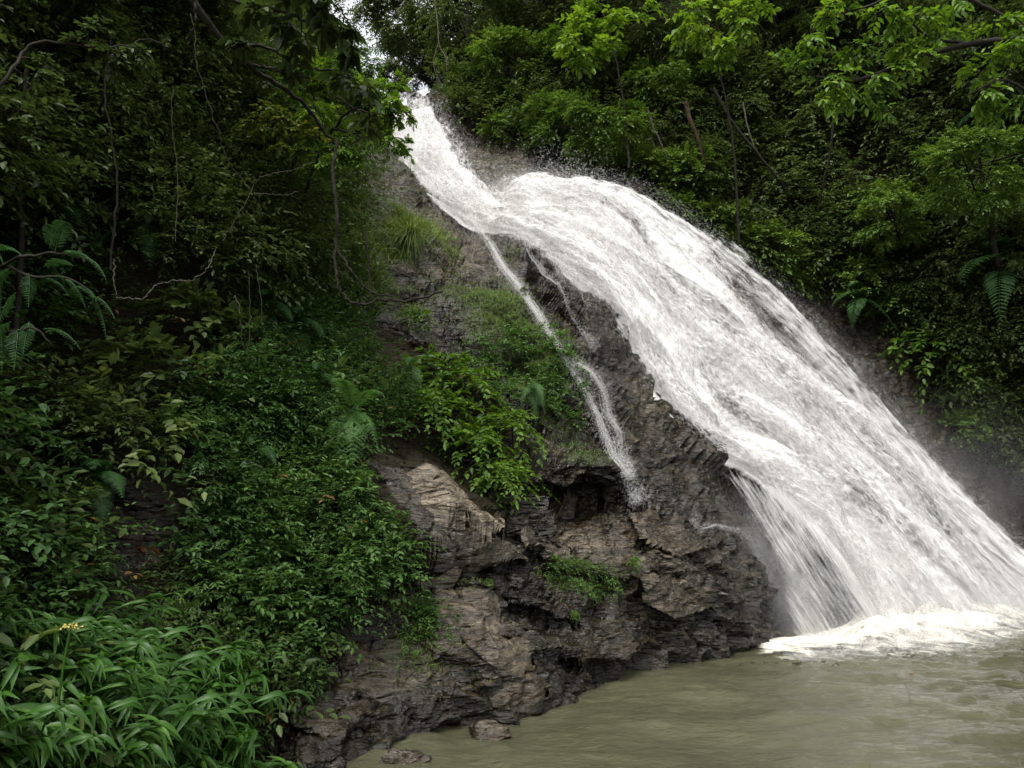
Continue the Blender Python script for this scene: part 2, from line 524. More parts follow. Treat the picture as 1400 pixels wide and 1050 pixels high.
def bark_material(name, c0, c1):
    m, t, o = newmat(name)
    tc = t.nodes.new("ShaderNodeTexCoord")
    nz = N(t, "ShaderNodeTexNoise", Scale=14.0, Detail=6.0, Roughness=0.65)
    t.links.new(tc.outputs['Object'], nz.inputs['Vector'])
    r = ramp(t, [(0.3, c0), (0.7, c1)], nz.outputs[0])
    p = N(t, "ShaderNodeBsdfPrincipled", Roughness=0.8); p.inputs['Specular IOR Level'].default_value = 0.15
    b = N(t, "ShaderNodeBump", Strength=0.6, Distance=0.02)
    t.links.new(nz.outputs[0], b.inputs['Height']); t.links.new(b.outputs[0], p.inputs['Normal'])
    t.links.new(r.outputs[0], p.inputs['Base Color']); t.links.new(p.outputs[0], o.inputs[0])
    return m
M_BARK = bark_material("bark_dark", (0.006, 0.005, 0.0035), (0.024, 0.020, 0.014))
M_BARKP = bark_material("bark_pale", (0.035, 0.031, 0.024), (0.13, 0.115, 0.09))
M_BARKR = bark_material("bark_red", (0.03, 0.019, 0.012), (0.09, 0.055, 0.034))

def rock_material():
    m, t, o = newmat("wet_rock")
    tc = t.nodes.new("ShaderNodeTexCoord")
    def nz(scale, detail=5, rough=0.6, vec=None, dist=0.0):
        n = N(t, "ShaderNodeTexNoise", Scale=scale, Detail=detail, Roughness=rough, Distortion=dist)
        t.links.new(vec if vec is not None else tc.outputs['Object'], n.inputs['Vector'])
        return n.outputs[0]
    mp = N(t, "ShaderNodeMapping")
    mp.inputs['Rotation'].default_value = (0.2, th, 0.1)
    mp.inputs['Scale'].default_value = (1, 1, 4.0)
    t.links.new(tc.outputs['Object'], mp.inputs['Vector'])
    big = nz(0.7, 4, 0.6)
    str_ = nz(2.2, 7, 0.68, mp.outputs[0], 0.6)
    fine = nz(16, 6, 0.7)
    base = ramp(t, [(0.32, (0.004, 0.003, 0.0018)), (0.47, (0.011, 0.0078, 0.0038)), (0.60, (0.028, 0.0195, 0.0095)), (0.74, (0.082, 0.061, 0.034))], str_)
    mxw = N(t, "ShaderNodeMix", data_type='RGBA', blend_type='MULTIPLY'); mxw.inputs[0].default_value = 0.9
    rb = ramp(t, [(0.3, (0.55, 0.5, 0.42)), (0.5, (1.0, 0.98, 0.92)), (0.7, (1.5, 1.45, 1.3))], big)
    t.links.new(base.outputs[0], mxw.inputs[6]); t.links.new(rb.outputs[0], mxw.inputs[7])
    # pale dry faces
    pal = N(t, "ShaderNodeAttribute", attribute_name="pale")
    palc = ramp(t, [(0.3, (0.06, 0.045, 0.03)), (0.6, (0.26, 0.21, 0.145)), (0.8, (0.38, 0.32, 0.24))], nz(6, 6, 0.7, mp.outputs[0]))
    m1 = N(t, "ShaderNodeMix", data_type='RGBA')
    t.links.new(math_(t, 'MULTIPLY', pal.outputs['Fac'], ramp(t, [(0.35, 0.35), (0.6, 1.0)], str_).outputs[0]), m1.inputs[0])
    t.links.new(mxw.outputs[2], m1.inputs[6]); t.links.new(palc.outputs[0], m1.inputs[7])
    # moss and soil
    mo = N(t, "ShaderNodeAttribute", attribute_name="moss")
    mf = math_(t, 'ADD', mo.outputs['Fac'], math_(t, 'MULTIPLY', math_(t, 'SUBTRACT', nz(5, 6, 0.7), 0.5), 1.6))
    mfr = ramp(t, [(0.42, 0.0), (0.62, 1.0)], mf)
    moc = ramp(t, [(0.3, (0.010, 0.012, 0.005)), (0.55, (0.035, 0.045, 0.012)), (0.75, (0.09, 0.10, 0.025))], nz(11, 6, 0.75))
    m2 = N(t, "ShaderNodeMix", data_type='RGBA')
    t.links.new(mfr.outputs[0], m2.inputs[0]); t.links.new(m1.outputs[2], m2.inputs[6]); t.links.new(moc.outputs[0], m2.inputs[7])
    # soil
    so = N(t, "ShaderNodeAttribute", attribute_name="soil")
    soc = ramp(t, [(0.3, (0.008, 0.007, 0.004)), (0.7, (0.030, 0.024, 0.013))], fine)
    m3 = N(t, "ShaderNodeMix", data_type='RGBA')
    t.links.new(so.outputs['Fac'], m3.inputs[0]); t.links.new(m2.outputs[2], m3.inputs[6]); t.links.new(soc.outputs[0], m3.inputs[7])
    p = N(t, "ShaderNodeBsdfPrincipled")
    t.links.new(m3.outputs[2], p.inputs['Base Color'])
    ro = ramp(t, [(0.40, 0.10), (0.62, 0.40)], nz(4, 5, 0.7))
    t.links.new(math_(t, 'ADD', math_(t, 'ADD', ro.outputs[0], math_(t, 'MULTIPLY', mfr.outputs[0], 0.4), True), math_(t, 'MULTIPLY', so.outputs['Fac'], 0.5), True), p.inputs['Roughness'])
    t.links.new(math_(t, 'SUBTRACT', 0.55, math_(t, 'MULTIPLY', so.outputs['Fac'], 0.45)), p.inputs['Specular IOR Level'])
    p.inputs['Specular IOR Level'].default_value = 0.5
    wn = N(t, "ShaderNodeTexNoise", Scale=1.7, Detail=4.0)
    t.links.new(mp.outputs[0], wn.inputs['Vector'])
    wv = N(t, "ShaderNodeMix", data_type='RGBA', blend_type='ADD'); wv.inputs[0].default_value = 0.35
    t.links.new(mp.outputs[0], wv.inputs[6]); t.links.new(wn.outputs['Color'], wv.inputs[7])
    prev = None
    for sc_, dist_, st_ in ((1.6, 0.22, 0.9), (4.2, 0.09, 0.9)):
        vo = N(t, "ShaderNodeTexVoronoi", Scale=sc_, feature='F1', distance='CHEBYCHEV')
        t.links.new(wv.outputs[2], vo.inputs['Vector'])
        b0 = N(t, "ShaderNodeBump", Strength=st_, Distance=dist_)
        b0.invert = True
        t.links.new(vo.outputs['Distance'], b0.inputs['Height'])
        if prev: t.links.new(prev.outputs[0], b0.inputs['Normal'])
        prev = b0
    b1 = N(t, "ShaderNodeBump", Strength=0.9, Distance=0.09)
    t.links.new(str_, b1.inputs['Height']); t.links.new(b0.outputs[0], b1.inputs['Normal'])
    b2 = N(t, "ShaderNodeBump", Strength=0.45, Distance=0.02)
    t.links.new(fine, b2.inputs['Height']); t.links.new(b1.outputs[0], b2.inputs['Normal'])
    t.links.new(b2.outputs[0], p.inputs['Normal'])
    t.links.new(p.outputs[0], o.inputs[0])
    return m
M_ROCK = rock_material()

# ------------------------------------------------------------------ the hillside: one sheet of rock and soil
def skyline(px):
    return np.interp(px, [-500, 300, 400, 470, 515, 565, 605, 640, 720, 800, 1900], [-350, -350, -60, 80, 150, 148, 112, 50, -80, -350, -350])

def moss_of(px, py):
    m = np.zeros(len(px))
    for a in [(490,300,35,90,-15,1),(565,320,45,30,10,.9),(690,440,75,60,40,1),(530,270,45,35,15,.75),(600,330,50,25,25,.6),(620,400,60,35,20,.6),(580,430,50,50,0,.5),(760,500,40,60,30,.9),(660,400,40,30,0,.7),(800,620,60,30,20,.6),
              (510,400,40,50,0,.9),(800,790,60,28,15,.7),(740,250,60,25,0,.5),(540,230,60,20,10,.5),(540,900,60,50,0,.5),(560,860,60,20,0,.4),(720,200,80,30,0,.3),(830,760,40,30,0,.4)]:
        m = np.maximum(m, a[5] * blob(px, py, *a[:5]))
    return m

def build_hillside():
    xs = np.concatenate([np.arange(-500, -30, 18), np.arange(-30, 1430, 2.8), np.arange(1430, 1901, 18)])
    nv = 400
    v = np.concatenate([np.linspace(0, 1, nv)])
    X = np.repeat(xs[None], nv, 0)
    S = skyline(xs)[None]
    Y = S + v[:, None] * (1170 - S)
    P, n = surf(X.ravel(), Y.ravel())
    px, py = X.ravel(), Y.ravel()
    inr = inpoly(px, py, ROCKPOLY)
    soil = np.where(inr, 0.0, 1.0)
    soil = soil * (1 - np.clip(blob(px, py, 160, 750, 70, 70) * 1.6, 0, 1))
    soil = np.maximum(soil, 0)
    moss = moss_of(px, py)
    pale = np.zeros(len(px))
    for a in [(520,265,40,25,20,.9),(600,320,60,30,35,.6),
              (690,725,60,14,22,.4),(800,730,60,16,20,.5),(590,760,25,12,0,.7),(740,300,1,1,0,0),(700,215,30,30,0,.5),(650,230,40,30,0,.4),(900,760,60,40,20,.35),(620,350,50,30,20,.5),(920,520,40,50,30,.4),(980,560,30,30,30,.4)]:
        pale = np.maximum(pale, a[5] * blob(px, py, *a[:5]))
    fw, fd, fp = facet_mask(px, py)
    pale = np.where(fw > 0.3, fp, pale)
    P = P.reshape(nv, len(xs), 3)
    # beyond the crest the ground runs on, level, into the forest
    ext = []
    crest = P[0]
    for k, (dy, dz) in enumerate([(60, 3.0), (25, 1.5), (10, 0.6), (3, 0.2)]):
        q = crest.copy(); q[:, 1] += dy; q[:, 2] += dz; q[:, 0] *= 1 + dy / 60
        ext.append(q)
    P = np.concatenate([np.stack(ext), P])
    pad = lambda a: np.concatenate([np.zeros(4 * len(xs)), a])
    so = np.concatenate([np.ones(4 * len(xs)), soil])
    o = mesh_obj("hillside", P.reshape(-1, 3), grid_faces(nv + 4, len(xs)), M_ROCK, None,
                 {"moss": pad(moss), "pale": pad(pale), "soil": so}, smooth=True)
    tag(o, "dark wet layered rock face and steep earth slopes around the waterfall", kind='structure')
    try:
        o.data.set_sharp_from_angle(angle=math.radians(38))
    except Exception:
        pass
    return o
build_hillside()

# ------------------------------------------------------------------ the pool
def water_material():
    m, t, o = newmat("murky_water")
    tc = t.nodes.new("ShaderNodeTexCoord")
    nz = N(t, "ShaderNodeTexNoise", Scale=0.5, Detail=4.0)
    t.links.new(tc.outputs['Object'], nz.inputs['Vector'])
    r = ramp(t, [(0.35, (0.046, 0.046, 0.025)), (0.65, (0.070, 0.068, 0.039))], nz.outputs[0])
    p = N(t, "ShaderNodeBsdfPrincipled", Roughness=0.08)
    p.inputs['IOR'].default_value = 1.33
    t.links.new(r.outputs[0], p.inputs['Base Color'])
    mp = N(t, "ShaderNodeMapping"); mp.inputs['Scale'].default_value = (1.0, 1.5, 1.0); mp.inputs['Rotation'].default_value = (0, 0, -0.25)
    t.links.new(tc.outputs['Object'], mp.inputs['Vector'])
    n2 = N(t, "ShaderNodeTexNoise", Scale=4.5, Detail=6.0, Roughness=0.6, Distortion=0.4)
    t.links.new(mp.outputs[0], n2.inputs['Vector'])
    n3 = N(t, "ShaderNodeTexNoise", Scale=15.0, Detail=4.0, Roughness=0.55, Distortion=0.3)
    t.links.new(mp.outputs[0], n3.inputs['Vector'])
    b = N(t, "ShaderNodeBump", Strength=0.7, Distance=0.06)
    t.links.new(n2.outputs[0], b.inputs['Height'])
    bb = N(t, "ShaderNodeBump", Strength=0.8, Distance=0.018)
    t.links.new(n3.outputs[0], bb.inputs['Height']); t.links.new(b.outputs[0], bb.inputs['Normal'])
    t.links.new(bb.outputs[0], p.inputs['Normal'])
    t.links.new(p.outputs[0], o.inputs[0])
    return m
M_WATER = water_material()
def build_pool():
    xs = np.concatenate([np.linspace(-60, -6, 28)[:-1], np.arange(-6, 20, 0.06), np.linspace(20, 70, 26)[1:]])
    ys = np.concatenate([np.linspace(-40, 5, 24)[:-1], np.arange(5, 24, 0.07), np.linspace(24, 60, 20)[1:]])
    X, Y = np.meshgrid(xs, ys)
    P = np.stack([X.ravel(), Y.ravel(), np.zeros(X.size)], 1)
    d = np.hypot(P[:, 0] - 9, P[:, 1] - 17)
    amp = 0.034 + 0.06 * np.exp(-(d / 4.5) ** 2)
    q = P * np.array([1.1, 1.8, 1]) ; q = q @ np.array([[.96, .26, 0], [-.26, .96, 0], [0, 0, 1]])
    P[:, 2] = amp * (fbm(q, 4, 40) + 0.5 * fbm(q * 3.1, 3, 41))
    o = mesh_obj("pool_water", P, grid_faces(len(ys), len(xs)), M_WATER, smooth=True)
    tag(o, "murky olive plunge pool rippled by the falling water", kind='structure')
build_pool()

# ------------------------------------------------------------------ the waterfall
def fall_material(name, lo, hi, su, sv, fine=1.0, patch=0.6, white=0.55):
    m, t, o = newmat(name)
    uv = N(t, "ShaderNodeUVMap", uv_map="UVMap")
    def nz(sx, sy, scale, detail=5, rough=0.6, dist=0.0):
        mp = N(t, "ShaderNodeMapping"); mp.inputs['Scale'].default_value = (sx, sy, 1)
        t.links.new(uv.outputs[0], mp.inputs['Vector'])
        n = N(t, "ShaderNodeTexNoise", Scale=scale, Detail=detail, Roughness=rough, Distortion=dist)
        t.links.new(mp.outputs[0], n.inputs['Vector'])
        return n.outputs[0]
    at = N(t, "ShaderNodeAttribute", attribute_name="dens")
    a = nz(su, sv, 1.0, 5, 0.62, 0.1)
    b = nz(0.55, 0.22, 1.0, 5, 0.65, 0.8)
    s = math_(t, 'ADD', math_(t, 'MULTIPLY', math_(t, 'SUBTRACT', a, 0.5), 1.5 * fine), math_(t, 'MULTIPLY', math_(t, 'SUBTRACT', b, 0.5), 1.5 * patch))
    s = math_(t, 'ADD', s, at.outputs['Fac'])
    r = ramp(t, [(lo, 0.0), (hi, 1.0)], s)
    di = N(t, "ShaderNodeBsdfDiffuse"); di.inputs[0].default_value = (white, white * 0.985, white * 0.955, 1)
    tr = N(t, "ShaderNodeBsdfTranslucent"); tr.inputs[0].default_value = (white, white * 0.985, white * 0.955, 1)
    bp = N(t, "ShaderNodeBump", Strength=0.3, Distance=0.12)
    t.links.new(s, bp.inputs['Height'])
    t.links.new(bp.outputs[0], di.inputs['Normal'])
    m1 = N(t, "ShaderNodeMixShader"); m1.inputs[0].default_value = 0.12
    t.links.new(di.outputs[0], m1.inputs[1]); t.links.new(tr.outputs[0], m1.inputs[2])
    tp = N(t, "ShaderNodeBsdfTransparent")
    m2 = N(t, "ShaderNodeMixShader")
    t.links.new(r.outputs[0], m2.inputs[0]); t.links.new(tp.outputs[0], m2.inputs[1]); t.links.new(m1.outputs[0], m2.inputs[2])
    t.links.new(m2.outputs[0], o.inputs[0])
    return m
M_FALL = fall_material("falling_water", -0.05, 1.30, 5.0, 1.6, 0.6, 1.6)
M_FALL2 = fall_material("falling_water_spray", 0.28, 1.75, 9.0, 6.0, 1.2, 2.0)
M_VEIL = fall_material("thin_falling_veil", 0.15, 1.75, 22.0, 1.6, 0.8, 0.9)
M_MIST = fall_material("drifting_spray", 0.25, 2.0, 4.5, 2.2, 1.5, 1.9)
m, t, o_ = newmat("water_drops")
di = N(t, "ShaderNodeBsdfDiffuse"); di.inputs[0].default_value = (0.75, 0.74, 0.72, 1)
tl = N(t, "ShaderNodeBsdfTranslucent"); tl.inputs[0].default_value = (0.75, 0.74, 0.72, 1)
tp = N(t, "ShaderNodeBsdfTransparent")
ma = N(t, "ShaderNodeMixShader"); ma.inputs[0].default_value = 0.5
mb_ = N(t, "ShaderNodeMixShader"); mb_.inputs[0].default_value = 0.3
t.links.new(di.outputs[0], ma.inputs[1]); t.links.new(tl.outputs[0], ma.inputs[2])
t.links.new(tp.outputs[0], mb_.inputs[1]); t.links.new(ma.outputs[0], mb_.inputs[2])
t.links.new(mb_.outputs[0], o_.inputs[0])
M_DROP = m

FS0 = [(512,160,27),(528,215,25.8),(582,270,23.6),(640,312,21.6),(706,335,20.0),(790,402,18.6),(860,508,17.4),(932,603,16.6),(1020,657,16.3),(1108,738,16.0),(1192,870,15.7)]
FS1 = [(594,143,28.5),(620,190,27.2),(650,242,26.0),(692,276,25.0),(748,258,23.9),(846,266,23.3),(955,328,22.9),(1078,434,22.4),(1205,570,21.8),(1322,702,21.0),(1480,850,19.6)]
def fall_P(s, t, off=0.0):
    """s across 0..1 (left bank to right edge), t along 0..10"""
    a, b = np.array(FS0, float), np.array(FS1, float)
    ts = np.linspace(0, 10, 401)
    A, B = spline(a, 401), spline(b, 401)
    ax = np.stack([np.interp(t, ts, A[:, k]) for k in range(3)], -1)
    bx = np.stack([np.interp(t, ts, B[:, k]) for k in range(3)], -1)
    q = ax * (1 - s[:, None]) + bx * s[:, None]
    bul = 4 * s * (1 - s) * (0.25 + 0.55 * sstep(3, 5, t))
    return unproj(q[:, 0], q[:, 1], q[:, 2] - bul - off)

def fall_frame(s, t, off):
    P = fall_P(s, t)
    a = fall_P(np.clip(s + .01, 0, 1), t) - fall_P(np.clip(s - .01, 0, 1), t)
    b = fall_P(s, np.clip(t + .05, 0, 10)) - fall_P(s, np.clip(t - .05, 0, 10))
    n = norm(np.cross(b, a))
    n = np.where(((P - np.array([0, 0, CAMZ])) * n).sum(1, keepdims=True) > 0, -n, n)
    return P + n * np.broadcast_to(off, (len(P),))[:, None], n, norm(b), norm(a)

def fall_sheet(name, mat, ns, nt_, off, lump, parent, seed, dens_fn, s0=0.0, s1=1.0, t0=0, t1=10):
    S, T = np.meshgrid(np.linspace(s0, s1, ns), np.linspace(t0, t1, nt_))
    s, t = S.ravel(), T.ravel()
    P0, n, bt, ac = fall_frame(np.clip(s, 0, 1), t, 0)
    ext = np.where(s < 0, s, np.where(s > 1, s - 1, 0)) * 12
    P0 = P0 + ac * ext[:, None]
    width = 1.5 + 7 * sstep(0, 6, t)
    u = (s - 0.5) * width * 1.3
    v = t * 2.4
    q = np.stack([u * 0.8, v * 0.35, np.full(len(u), seed * 3.7)], 1)
    lum = fbm(q, 3, seed) * lump + 0.12 * lump * fbm(q * np.array([6, 8, 1]), 3, seed + 5)
    edge = sstep(0, 0.08, s) * sstep(0, 0.05, 1 - s)
    P = P0 + n * ((off + lum) * (0.3 + 0.7 * edge))[:, None]
    dens = dens_fn(s, t, q)
    return mesh_obj(name, P, grid_faces(nt_, ns), mat, parent, {"dens": dens}, uv=np.stack([u, v], 1), smooth=True)

def rag(t, seed):
    return .035 * fbm(np.stack([t * 3.1, t * 0, t * 0 + seed], 1), 5, seed, .7)
def dens_main(s, t, q):
    d = np.full(len(s), 0.95)
    # the clear, thin middle of the broad face and the broken right edge
    d -= 0.70 * np.exp(-((s - 0.36) / 0.10) ** 2) * sstep(4.2, 5.0, t) * (1 - sstep(7.2, 8.2, t))
    d -= 0.45 * np.exp(-((s - 0.72) / 0.20) ** 2) * sstep(5.0, 6.0, t)
    d -= 0.35 * sstep(0.72, 1.0, s) * sstep(4.5, 6, t)
    d -= 0.30 * np.exp(-((s - 0.45) / 0.14) ** 2) * sstep(7.5, 9, t)
    d += 0.35 * np.exp(-((s - 0.10 - 0.1 * sstep(6, 9, t)) / 0.09) ** 2) * sstep(4, 5, t)
    d += 0.15 * (1 - sstep(3, 4.5, t))
    sr = s + rag(t, 70) * .5 + .02
    e = np.minimum(sstep(-0.01, 0.05 + 0.02 * sstep(7, 10, t), s - np.abs(rag(t, 71)) * .3), sstep(0, 0.10, 1 - sr))
    return d * e - 0.5 * (1 - e)
def dens_over(s, t, q):
    d = 0.62 + 0.10 * np.exp(-((s - 0.15) / 0.12) ** 2) - 0.12 * np.exp(-((s - 0.36) / 0.10) ** 2) * sstep(4, 5, t)
    e = np.minimum(sstep(-0.02, 0.08, s), sstep(-0.02, 0.22, 1 - s - rag(t, 72) - .01))
    return d * e - 0.5 * (1 - e)
fall = fall_sheet("waterfall", M_FALL, 170, 520, 0.0, 0.16, None, 3, dens_main)
tag(fall, "broad white waterfall sliding down the rock face into the pool", kind='structure')
fall_sheet("spray_sheet", M_FALL2, 130, 420, 0.28, 0.22, fall, 4, dens_over)
fall_sheet("spray_sheet", M_FALL2, 130, 420, 0.5, 0.30, fall, 9, lambda s, t, q: dens_over(s, t, q) - 0.07, -0.01, 1.02)

for k in range(3):
    fall_sheet("mist_sheet", M_MIST, 60, 300, 0.10 + .16 * k, .2, fall, 20 + k, lambda s, t, q: .72 * sstep(.76, .92, s) * (1 - sstep(.93, 1.09, s + rag(t, 73 + k) * 1.2)) - .25 * sstep(1.0, 1.1, s + rag(t, 73 + k)), 0.74, 1.10, 3.2, 10)
# the thin veil that drops in front of the dark hollow
def veil():
    L = [(950,612,16.3),(1000,695,15.5),(1040,785,14.9),(1062,890,14.6)]
    R = [(1050,640,16.6),(1140,745,15.9),(1190,820,15.6),(1225,882,15.4)]
    ns, n2 = 90, 220
    A, B = spline(L, n2), spline(R, n2)
    s = np.linspace(0, 1, ns)
    q = A[:, None] * (1 - s[None, :, None]) + B[:, None] * s[None, :, None]
    q = q.reshape(-1, 3)
    P = unproj(q[:, 0], q[:, 1], q[:, 2])
    S = np.tile(s, n2); T = np.repeat(np.linspace(0, 1, n2), ns)
    m = q[:, 2] / F0
    a = (q[:, 0] - 1000) * m; b = (q[:, 1] - 700) * m
    ang = math.radians(58)
    v = a * math.cos(ang) + b * math.sin(ang); u = -a * math.sin(ang) + b * math.cos(ang)
    P[:, 1] += 0.12 * fbm(np.stack([u * 2, v * .5, u * 0], 1), 3, 61)
    dens = 0.42 + 0.16 * np.exp(-((S - 0.30) / 0.14) ** 2) * sstep(.1, .5, T) + 0.22 * sstep(.7, 1, S) + .10 * fbm(np.stack([u * 3, v * .8, u * 0], 1), 3, 62)
    e = sstep(0, 0.3, S) * sstep(0, .16, T)
    dens = dens * e - 0.4 * (1 - e)
    mesh_obj("veil", P, grid_faces(n2, ns), M_VEIL, fall, {"dens": dens}, uv=np.stack([u, v], 1), smooth=True)
veil()

def drops(name, rng, n, sfun, tfun, offs, lmax, parent, wmul=1.0, jit=0.25, flare=0.0):
    s = sfun(n); t = tfun(n)
    off = offs(n)
    P, nn, bt, ac = fall_frame(np.clip(s, 0, 1), t, off)
    P = P + ac * (np.where(s < 0, s, np.where(s > 1, s - 1, 0)) * 9)[:, None]
    D = norm(bt + rng.normal(0, jit, (n, 3)) + ac * flare)
    L = lmax * rng.uniform(0.15, 1, n) ** 1.6
    Wd = 0.006 * wmul * rng.uniform(0.6, 1.8, n)
    mb = MB()
    V0 = np.array([(0, 0, 0), (.5, 1, 0), (1, 0, 0), (.5, -1, 0)], float)
    place_leaves(mb, P, D, nn + rng.normal(0, .5, (n, 3)), L, Wd, 0.5, (V0, np.array([(0, 1, 2, 3)])))
    return mb.build(name, M_DROP, parent)
rg = np.random.default_rng(5)
drops("droplets", rg, 16000, lambda n: 1.04 - np.abs(rg.normal(0, .05, n) + rg.normal(0, .03, n)), lambda n: rg.uniform(3, 10, n), lambda n: rg.uniform(0, .6, n), .09, fall, .7, .3, .12)
drops("droplets", rg, 60000, lambda n: rg.uniform(0, 1, n), lambda n: rg.uniform(0.2, 10, n), lambda n: rg.uniform(.1, .8, n), .12, fall, .9, .3)
drops("droplets", rg, 20000, lambda n: np.clip(rg.normal(.6, .35, n), 0, 1.03), lambda n: np.clip(rg.normal(3.9, .45, n), 2.8, 5.5), lambda n: np.abs(rg.normal(0, .6, n)), .12, fall, 1.0, .9)
drops("droplets", rg, 10000, lambda n: rg.normal(0.01, .03, n), lambda n: rg.uniform(0, 6.3, n), lambda n: rg.uniform(-.1, .25, n), .12, fall, .9, .3)

# ------------------------------------------------------------------ small falls on the rock
def trickle(name, lines, n, spread, seed, label, w=0.0032):
    rng = np.random.default_rng(seed)
    mb = MB()
    for li, (pts, wpx) in enumerate(lines):
        c = spline(np.array(pts, float), 60)
        wp = np.interp(np.linspace(0, 1, 60), np.linspace(0, 1, len(wpx)), wpx)
        P, nn = surf(c[:, 0], c[:, 1], 0.10)
        Pp = np.concatenate([np.repeat(P[:1], 4, 0), P, np.repeat(P[-1:], 4, 0)])
        P = np.stack([np.convolve(Pp[:, k_], np.ones(9) / 9, 'valid') for k_ in range(3)], 1)
        nn = norm(np.stack([np.convolve(np.pad(nn[:, k_], 4, mode='edge'), np.ones(9) / 9, 'valid') for k_ in range(3)], 1))
        d = depthS(c[:, 0], c[:, 1])
        m = wp * d / F0
        lat = norm(np.cross(np.gradient(P, axis=0), nn))
        for k in range(int(n * (1 if li == 0 else .45))):
            a, b = sorted(rng.integers(0, 59, 2))
            b = min(max(b, a + 3), a + 14)
            u0 = rng.normal(0, .42)
            idx = np.arange(a, min(b + 1, 60))
            if len(idx) < 3: continue
            wob = u0 + 0.25 * np.cumsum(rng.normal(0, .35, len(idx))) * 0.6
            pts3 = P[idx] + lat[idx] * (wob * m[idx])[:, None] + nn[idx] * rng.uniform(0, .07)
            tube(mb, pts3, w * rng.uniform(.5, 1.8), w * .3, 3)
        # splashes
        k = int(n * 40 * (1 if li == 0 else .4))
        i = rng.integers(0, 59, k)
        O = P[i] + lat[i] * (rng.normal(0, .5, k) * m[i])[:, None] + nn[i] * np.abs(rng.normal(0, .05, k))[:, None] + rng.normal(0, .05, (k, 3))
        D = norm(np.gradient(P, axis=0)[i] + rng.normal(0, .15, (k, 3)))
        place_leaves(mb, O, D, nn[i] + rng.normal(0, .4, (k, 3)), rng.uniform(.02, .10, k), rng.uniform(.002, .0055, k), 0.5,
                     (np.array([(0, 0, 0), (.5, 1, 0), (1, 0, 0), (.5, -1, 0)], float), np.array([(0, 1, 2, 3)])))
    o = mb.build(name, M_DROP)
    tag(o, label, kind='structure')
trickle("rock_cascade", [([(648,310),(662,328),(688,365),(716,398),(748,452),(775,505),(812,560),(846,612),(866,660),(880,700)], [4, 6, 8, 10, 8, 8, 11, 12, 17]),
                         ([(775,498),(812,520),(842,562),(858,605),(870,650)], [4, 8, 9, 11, 16])], 240, 20, 71,
        "thin white side cascade running down the brown rock left of the main fall")
trickle("rock_cascade", [([(716,338),(735,372),(752,400),(775,425),(800,455),(812,480)], [3, 5, 8, 5, 7, 4]),
                         ([(756,365),(775,395),(800,430)], [3, 4, 3])], 40, 10, 72,
        "faint broken trickle between the side cascade and the main fall")
trickle("rock_cascade", [([(950,705),(985,712),(1012,724),(1030,745),(1048,790)], [2, 3, 5, 6, 10])], 16, 8, 73,
        "small white spout jumping off the dark rock beside the veil of the fall")

# ------------------------------------------------------------------ foam where the fall lands
def foam_material():
    m, t, o = newmat("foam")
    tc = t.nodes.new("ShaderNodeTexCoord")
    n = N(t, "ShaderNodeTexNoise", Scale=2.6, Detail=7.0, Roughness=0.7, Distortion=0.5)
    t.links.new(tc.outputs['Object'], n.inputs['Vector'])
    at = N(t, "ShaderNodeAttribute", attribute_name="dens")
    s = math_(t, 'ADD', math_(t, 'MULTIPLY', math_(t, 'SUBTRACT', n.outputs[0], 0.5), 2.4), at.outputs['Fac'])
    r = ramp(t, [(0.35, 0.0), (1.55, 1.0)], s)
    di = N(t, "ShaderNodeBsdfDiffuse"); di.inputs[0].default_value = (0.60, 0.57, 0.49, 1)
    tp = N(t, "ShaderNodeBsdfTransparent"); ms = N(t, "ShaderNodeMixShader")
    t.links.new(r.outputs[0], ms.inputs[0]); t.links.new(tp.outputs[0], ms.inputs[1]); t.links.new(di.outputs[0], ms.inputs[2])
    t.links.new(ms.outputs[0], o.inputs[0])
    return m
M_FOAM = foam_material()
def water_pt(px, py, z=0.0):
    px = np.asarray(px, float); py = np.asarray(py, float)
    v = (H0 / 2 - py) / F0
    d = (z - CAMZ) / (SP + CP * v)
    return unproj(px, py, d)
